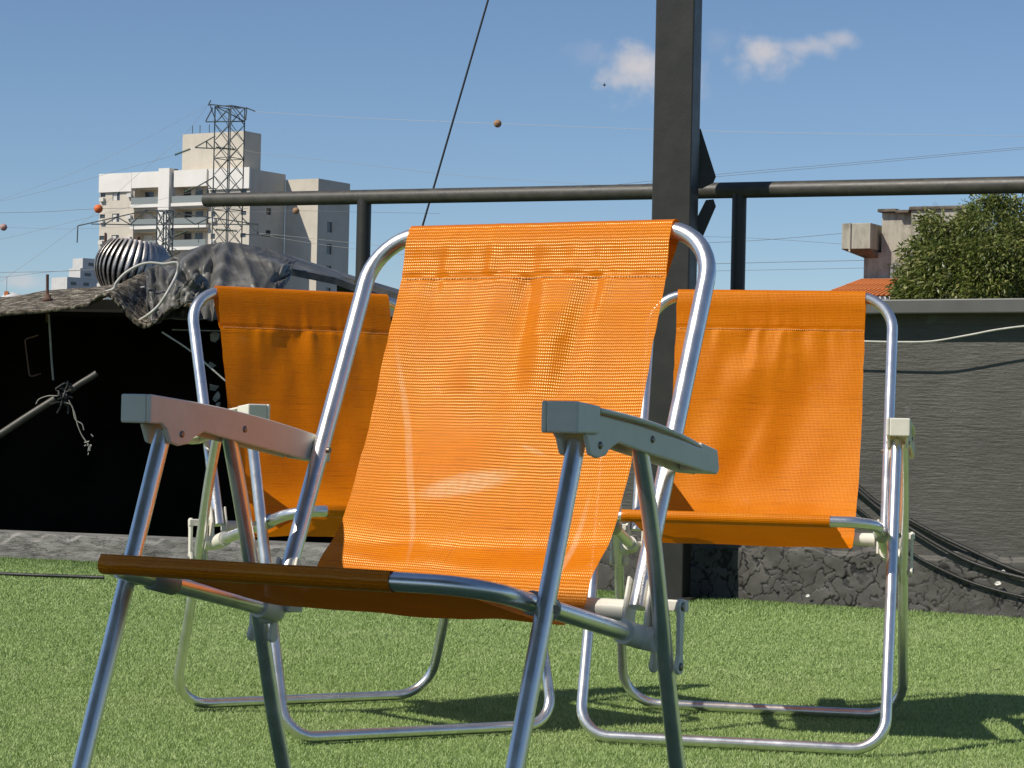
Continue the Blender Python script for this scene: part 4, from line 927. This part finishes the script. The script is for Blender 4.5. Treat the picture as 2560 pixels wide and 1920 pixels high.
# ------------------------------------------------------------------ power lines and marker balls
def span(pts, D, r, mat, label):
    return wire('power_line', [at(px, py, dd) for (px, py, dd) in [(p[0], p[1], p[2] if len(p) > 2 else D) for p in pts]], r*.8, mat, label, 'power line', 'overhead power lines', seg=5, smooth=6)
span([(636, 279, 200), (900, 295, 195), (1244, 309, 185), (1700, 326, 178), (2200, 336, 170), (2700, 342, 165)], 190, .018, 'cable_white', 'pale power line crossing the whole sky from the pylon top')
span([(610, 375), (667, 385), (900, 410), (1160, 440), (1500, 462), (1800, 470)], 195, .014, 'cable_white', 'pale power line leaving the pylon below its top')
span([(1500, 466), (1790, 436), (2150, 405), (2700, 355)], 150, .016, 'wire', 'upper strand of the double power line above the right railing')
span([(1500, 472), (1790, 442), (2150, 410), (2700, 359)], 150, .016, 'wire', 'lower strand of the double power line above the right railing')
span([(1400, 617), (1790, 606), (1960, 596), (2120, 582), (2300, 566)], 160, .02, 'wire', 'power line rising to the right towards the old water tank')
span([(1400, 585), (1790, 592), (1960, 600), (2120, 611), (2300, 622)], 160, .014, 'wire', 'power line falling to the right towards the old water tank')
span([(1400, 668), (1800, 659), (1960, 655), (2160, 651), (2350, 648)], 160, .022, 'wire', 'dark power line level with the foot of the old water tank')
span([(1400, 684), (1800, 677), (1960, 674), (2160, 670), (2350, 666)], 160, .016, 'wire', 'lowest power line just above the right chair')
span([(-150, 558), (0, 500), (180, 434), (338, 360), (517, 264)], 190, .012, 'wire', 'topmost thin power line climbing to the pylon at the left')
span([(-150, 535), (0, 503), (130, 473), (244, 441), (437, 388)], 190, .015, 'wire', 'power line ending at the green insulator on the left crossarm')
span([(-150, 534), (0, 532), (120, 529), (246, 522), (500, 517), (620, 522)], 165, .02, 'wire', 'dark level power line carrying the orange marker ball')
span([(-150, 620), (0, 598), (110, 572), (236, 540), (437, 490), (520, 470)], 190, .013, 'wire', 'thin power line rising below the orange marker ball')
span([(-150, 805), (0, 704), (100, 634), (193, 566), (236, 534), (340, 440), (452, 346), (517, 267)], 185, .015, 'wire', 'steep power line climbing past the girder tip to the pylon top')
span([(-150, 684), (0, 681), (120, 679), (240, 674), (400, 660)], 170, .02, 'wire', 'level power line low over the far left horizon')
span([(-150, 704), (0, 693), (60, 687), (110, 681), (240, 672)], 170, .016, 'wire', 'lowest power line over the far left horizon')
span([(647, 583), (740, 592), (871, 606), (1100, 624), (1700, 650)], 195, .017, 'cable_white', 'upper pale line from the right insulator across the dark wing')
span([(647, 585), (740, 602), (871, 620), (1100, 645), (1700, 690)], 195, .017, 'cable_white', 'lower pale line from the right insulator across the dark wing')
span([(560, 533), (740, 527), (900, 530), (1100, 534)], 150, .012, 'wire', 'thin line carrying the brown ball in front of the apartment wing')
span([(-150, 560), (9, 568), (200, 572), (420, 560)], 150, .008, 'wire', 'faint line carrying the pale ball at the left edge')
def ball(px, py, D, rpx, mat, label):
    p = at(px, py, D); r = rpx*D/F_PX; e = empty('marker_ball', p)
    for s_ in (1, -1): MB().lathe([(r*math.cos(a), s_*r*math.sin(a)) for a in [math.pi/2*i/8 for i in range(9)]], (0, 0, 0), 20).build('half_shell', mat, e)
    MB().lathe([(r*1.03, -r*.05), (r*1.03, r*.05)], (0, 0, 0), 20).build('clamp_band', mat, e); tag(e, label, 'marker ball', 'warning balls on the power lines')
ball(246, 522, 165, 11, 'ball_o', 'bright orange warning ball on the line left of the apartment block')
ball(9, 568, 150, 9, 'ball_p', 'pale pinkish warning ball at the left edge of the sky')
ball(740, 527, 150, 8.5, 'ball_b', 'brown warning ball in front of the apartment wing')
ball(1244, 309, 185, 10, 'ball_b', 'brown warning ball alone high in the open sky')

# ------------------------------------------------------------------ old house with water tank
DH = 130.0
def z6p(x, y): return (1960+x*.3014, 400+y*.3014)
hb = at(*z6p(660, 990), DH); HA = math.radians(-28); house = empty('old_house', (hb.x, hb.y, GROUND_Z), HA)
HR = Matrix.Rotation(HA, 3, 'Z')
k6 = .3014*DH/F_PX/math.cos(HA)                           # metres along the front wall per study pixel
zof = lambda y: at(*z6p(700, y), DH).z-GROUND_Z
zb, zt_ = zof(1000), zof(445)
X = lambda x: (x-660)*k6
def hbox(name, x0, x1, y0, y1, z0, z1, mat, bev=0): return MB().box(((x0+x1)/2, (y0+y1)/2, (z0+z1)/2), (x1-x0, y1-y0, z1-z0)).build(name, mat, house, bevel=bev)
hbox('lower_wall', X(660), X(1500), 0, 5, 0, zof(770), 'oldwall')
hbox('upper_wall', X(792), X(1030), .02, 4.4, zof(770)-.5, zt_, 'oldwall')
hbox('upper_wall', X(1035), X(1440), -.45, 4.2, zof(770)-.5, zof(432), 'oldwall')
hbox('eaves_slab', X(772), X(915), -.35, 4.6, zof(440), zof(414), 'oldcap', .03); hbox('eaves_slab', X(915), X(1015), -.5, 4.6, zof(452), zof(428), 'oldcap', .03); hbox('eaves_slab', X(1020), X(1445), -.6, 4.4, zof(436), zof(404), 'oldcap', .06)
tk = hbox('water_tank', X(545), X(765), -1.25, .75, zof(752), zof(540), 'oldwall', .03)
hbox('tank_pilaster', X(604), X(616), -1.33, -1.252, zof(775), zof(538), 'oldwall')
MB().add([(X(545), -1.25, zof(753)), (X(765), -1.25, zof(753)), (X(765), .7, zof(753)), (X(545), .7, zof(753)), (X(664), -.05, zof(815)), (X(765), -.05, zof(815)), (X(765), .6, zof(815)), (X(664), .6, zof(815))],
         [(0, 1, 5, 4), (1, 2, 6, 5), (2, 3, 7, 6), (3, 0, 4, 7), (4, 5, 6, 7)]).build('tank_corbel', 'oldcap', house)
ao = [(X(862), zof(995)), (X(945), zof(995))]+[((X(862)+X(945))/2+math.cos(a)*(X(945)-X(862))/2, zof(900)+math.sin(a)*(zof(855)-zof(900))) for a in [math.pi*i/10 for i in range(11)]]
w = MB().prism(ao, -.06, .02, lambda a, b_, c_: (a, c_, b_)).build('arched_window', 'oldcap', house)
ai = [(X(868), zof(990)), (X(939), zof(990))]+[((X(868)+X(939))/2+math.cos(a)*(X(939)-X(868))/2, zof(902)+math.sin(a)*(zof(864)-zof(902))) for a in [math.pi*i/10 for i in range(11)]]
MB().prism(ai, -.09, -.062, lambda a, b_, c_: (a, c_, b_)).build('pane', 'pale_glass', w)
for f_ in (.33, .66): xx = X(868)+(X(939)-X(868))*f_; MB().box((xx, -.10, (zof(990)+zof(868))/2), (.05, .03, zof(868)-zof(990))).build('glazing_bar', 'oldcap', w)
for yy in (900, 945): MB().box(((X(868)+X(939))/2, -.10, zof(yy)), (X(939)-X(868), .03, .05)).build('glazing_bar', 'oldcap', w)
# tiled lean roof in front of the wall: rows of barrel tiles
ridge0, ridge1, ea0, ea1 = Vector((X(655), -.3, zof(1000))), Vector((X(1250), -.3, zof(1000))), Vector((X(470), -3.2, zof(1105)-.35)), Vector((X(1260), -3.2, zof(1140)-.1))
rt_ = MB().add([ridge0, ridge1, ea1, ea0], [(0, 1, 2, 3)]).build('tiled_roof', 'tile', house)
ncol = 22
tile_me = None
for i in range(ncol):
    f_ = (i+.5)/ncol; a, b_ = ridge0.lerp(ridge1, f_), ea0.lerp(ea1, f_); NR = 3
    for j in range(NR):
        p, q_ = a.lerp(b_, j/NR), a.lerp(b_, (j+1.12)/NR)
        if tile_me is None:
            L_ = (q_-p).length; V = []
            for e_ in (0, 1):
                for k in range(7): an = math.pi*k/6; rr = .082+.008*e_; V.append((math.cos(an)*rr, L_*e_, math.sin(an)*rr+.01*e_))
            tile_me = bpy.data.meshes.new('tile'); tile_me.from_pydata(V, [], [(k, k+1, 8+k, 7+k) for k in range(6)]); tile_me.materials.append(MAT['tile']); tile_me.polygons.foreach_set('use_smooth', [True]*6)
        o = bpy.data.objects.new('tile', tile_me); COL.objects.link(o); o.parent = rt_; dv = (q_-p)
        yv = dv.normalized(); xv = (ridge1-ridge0).normalized(); zv = xv.cross(yv).normalized(); zv = zv if zv.z > 0 else -zv; xv = yv.cross(zv)
        o.matrix_local = Matrix((xv, yv, zv)).transposed().to_4x4(); o.location = p+zv*.02
hbox('fascia', X(560), X(1255), -3.25, -3.1, zof(1140)-.6, zof(1140)-.15, 'bld_shutter')
hbox('annex_wall', X(600), X(1240), -3.05, -.02, 0, zof(1140)-.3, 'oldwall')
tag(house, 'old stained plaster house with a jutting water tank and orange tiled roof', 'house')

# ------------------------------------------------------------------ tree
def tree(px, D, label):
    c = at(px, 800, D); e = empty('leafy_tree', (c.x, c.y, GROUND_Z)); kk = D/F_PX
    lobes = [(2285, 690, 45, -.2), (2310, 640, 50, -.5), (2340, 600, 52, -.3), (2370, 585, 42, .1), (2330, 560, 30, .2), (2300, 740, 62, -.9), (2360, 670, 70, -1.2), (2375, 750, 80, -1.6), (2265, 715, 26, 0), (2275, 765, 40, -.3),
             (2425, 560, 40, .4), (2460, 535, 48, .2), (2500, 525, 42, .3), (2540, 545, 50, 0), (2470, 600, 80, -.8), (2545, 620, 90, -.9), (2440, 660, 62, -1.5), (2500, 690, 95, -2.0), (2450, 770, 80, -2.2), (2570, 740, 110, -1.6),
             (2640, 640, 120, -.4), (2660, 780, 130, -.6), (2450, 900, 150, -.5), (2330, 880, 95, -.2), (2490, 505, 24, .2), (2415, 600, 30, .2), (2700, 760, 130, 0), (2480, 680, 120, 3), (2350, 720, 90, 2.2), (2580, 720, 150, 3)]
    Cs, Rs = [], []
    for (lx, ly, lr, dy) in lobes:
        p = at(lx, ly, D+dy*1.6); Cs.append((p.x-c.x, p.y-c.y, p.z-GROUND_Z)); Rs.append(lr*kk)
    Cs, Rs = np.array(Cs), np.array(Rs); w = Rs**2; N = 100000; li = rng.choice(len(Rs), N, p=w/w.sum())
    dr = rng.normal(size=(N, 3)); dr /= np.linalg.norm(dr, axis=1)[:, None]; rad = Rs[li]*(1-np.abs(rng.normal(0, .16, N)))*(1+.10*noise2(dr[:, 0]*3+li*7, dr[:, 2]*3, 91))
    rad *= np.where(rng.random(N) < .06, rng.uniform(1.03, 1.2, N), 1)
    P = Cs[li]+dr*rad[:, None]*np.array([1, 1, .95])
    gap = noise2(P[:, 0]*1.1+3, P[:, 2]*1.1, 71)+.7*noise2(P[:, 1]*1.3, P[:, 2]*1.7+5, 72); keep = gap > -1.0; P = P[keep]; li = li[keep]; N = len(P)
    # whorls: leaves gather in small drooping bunches
    bunch = rng.normal(0, .16, (N, 3)); seedp = rng.integers(0, N, N); own = rng.random(N) < .62; cent = np.where(own[:, None], P[(seedp // 9)*9 % N], P)
    P = cent+bunch*np.where(own[:, None], 1, .3)
    ax = P-Cs[li]; ax[:, 2] -= 1.1*Rs[li]; ax += rng.normal(0, .55, (N, 3))*Rs[li][:, None]; ax /= np.linalg.norm(ax, axis=1)[:, None]
    sd_ = np.cross(ax, rng.normal(size=(N, 3))); sd_ /= np.linalg.norm(sd_, axis=1)[:, None]
    Ln = rng.uniform(.17, .33, N)[:, None]; Wn = rng.uniform(.03, .052, N)[:, None]; up_ = np.cross(ax, sd_)
    V = np.stack([P, P+ax*Ln*.45+sd_*Wn+up_*.012, P+ax*Ln, P+ax*Ln*.45-sd_*Wn+up_*.012], 1).reshape(-1, 3)
    me = bpy.data.meshes.new('crown'); me.vertices.add(4*N); me.vertices.foreach_set('co', V.ravel()); me.loops.add(4*N); me.loops.foreach_set('vertex_index', np.arange(4*N, dtype=np.int32))
    me.polygons.add(N); me.polygons.foreach_set('loop_start', np.arange(0, 4*N, 4, dtype=np.int32)); me.update(); o = link('crown', me, 'leaf', e)
    tr = MB().tube([(0, 0, 0), (.1, .1, 2.5), (0, .2, 5), (.3, .3, 8), (.2, .2, 12)], [.42, .36, .30, .2, .08], 12).build('trunk', 'bark', e)
    for i in (1, 3, 6, 7, 10, 12, 5):
        t_ = Vector((0, .2, 4.2+.4*i % 3)); q_ = Vector(Cs[i]); MB().tube(catmull([t_, t_.lerp(q_, .5)+Vector((0, 0, .6)), q_], 5), [.16, .15, .14, .13, .12, .11, .09, .08, .07, .05, .04], 8).build('limb', 'bark', e)
    return tag(e, label, 'tree')
tree(2470, 100, 'dense round leafy green tree beside the old house')
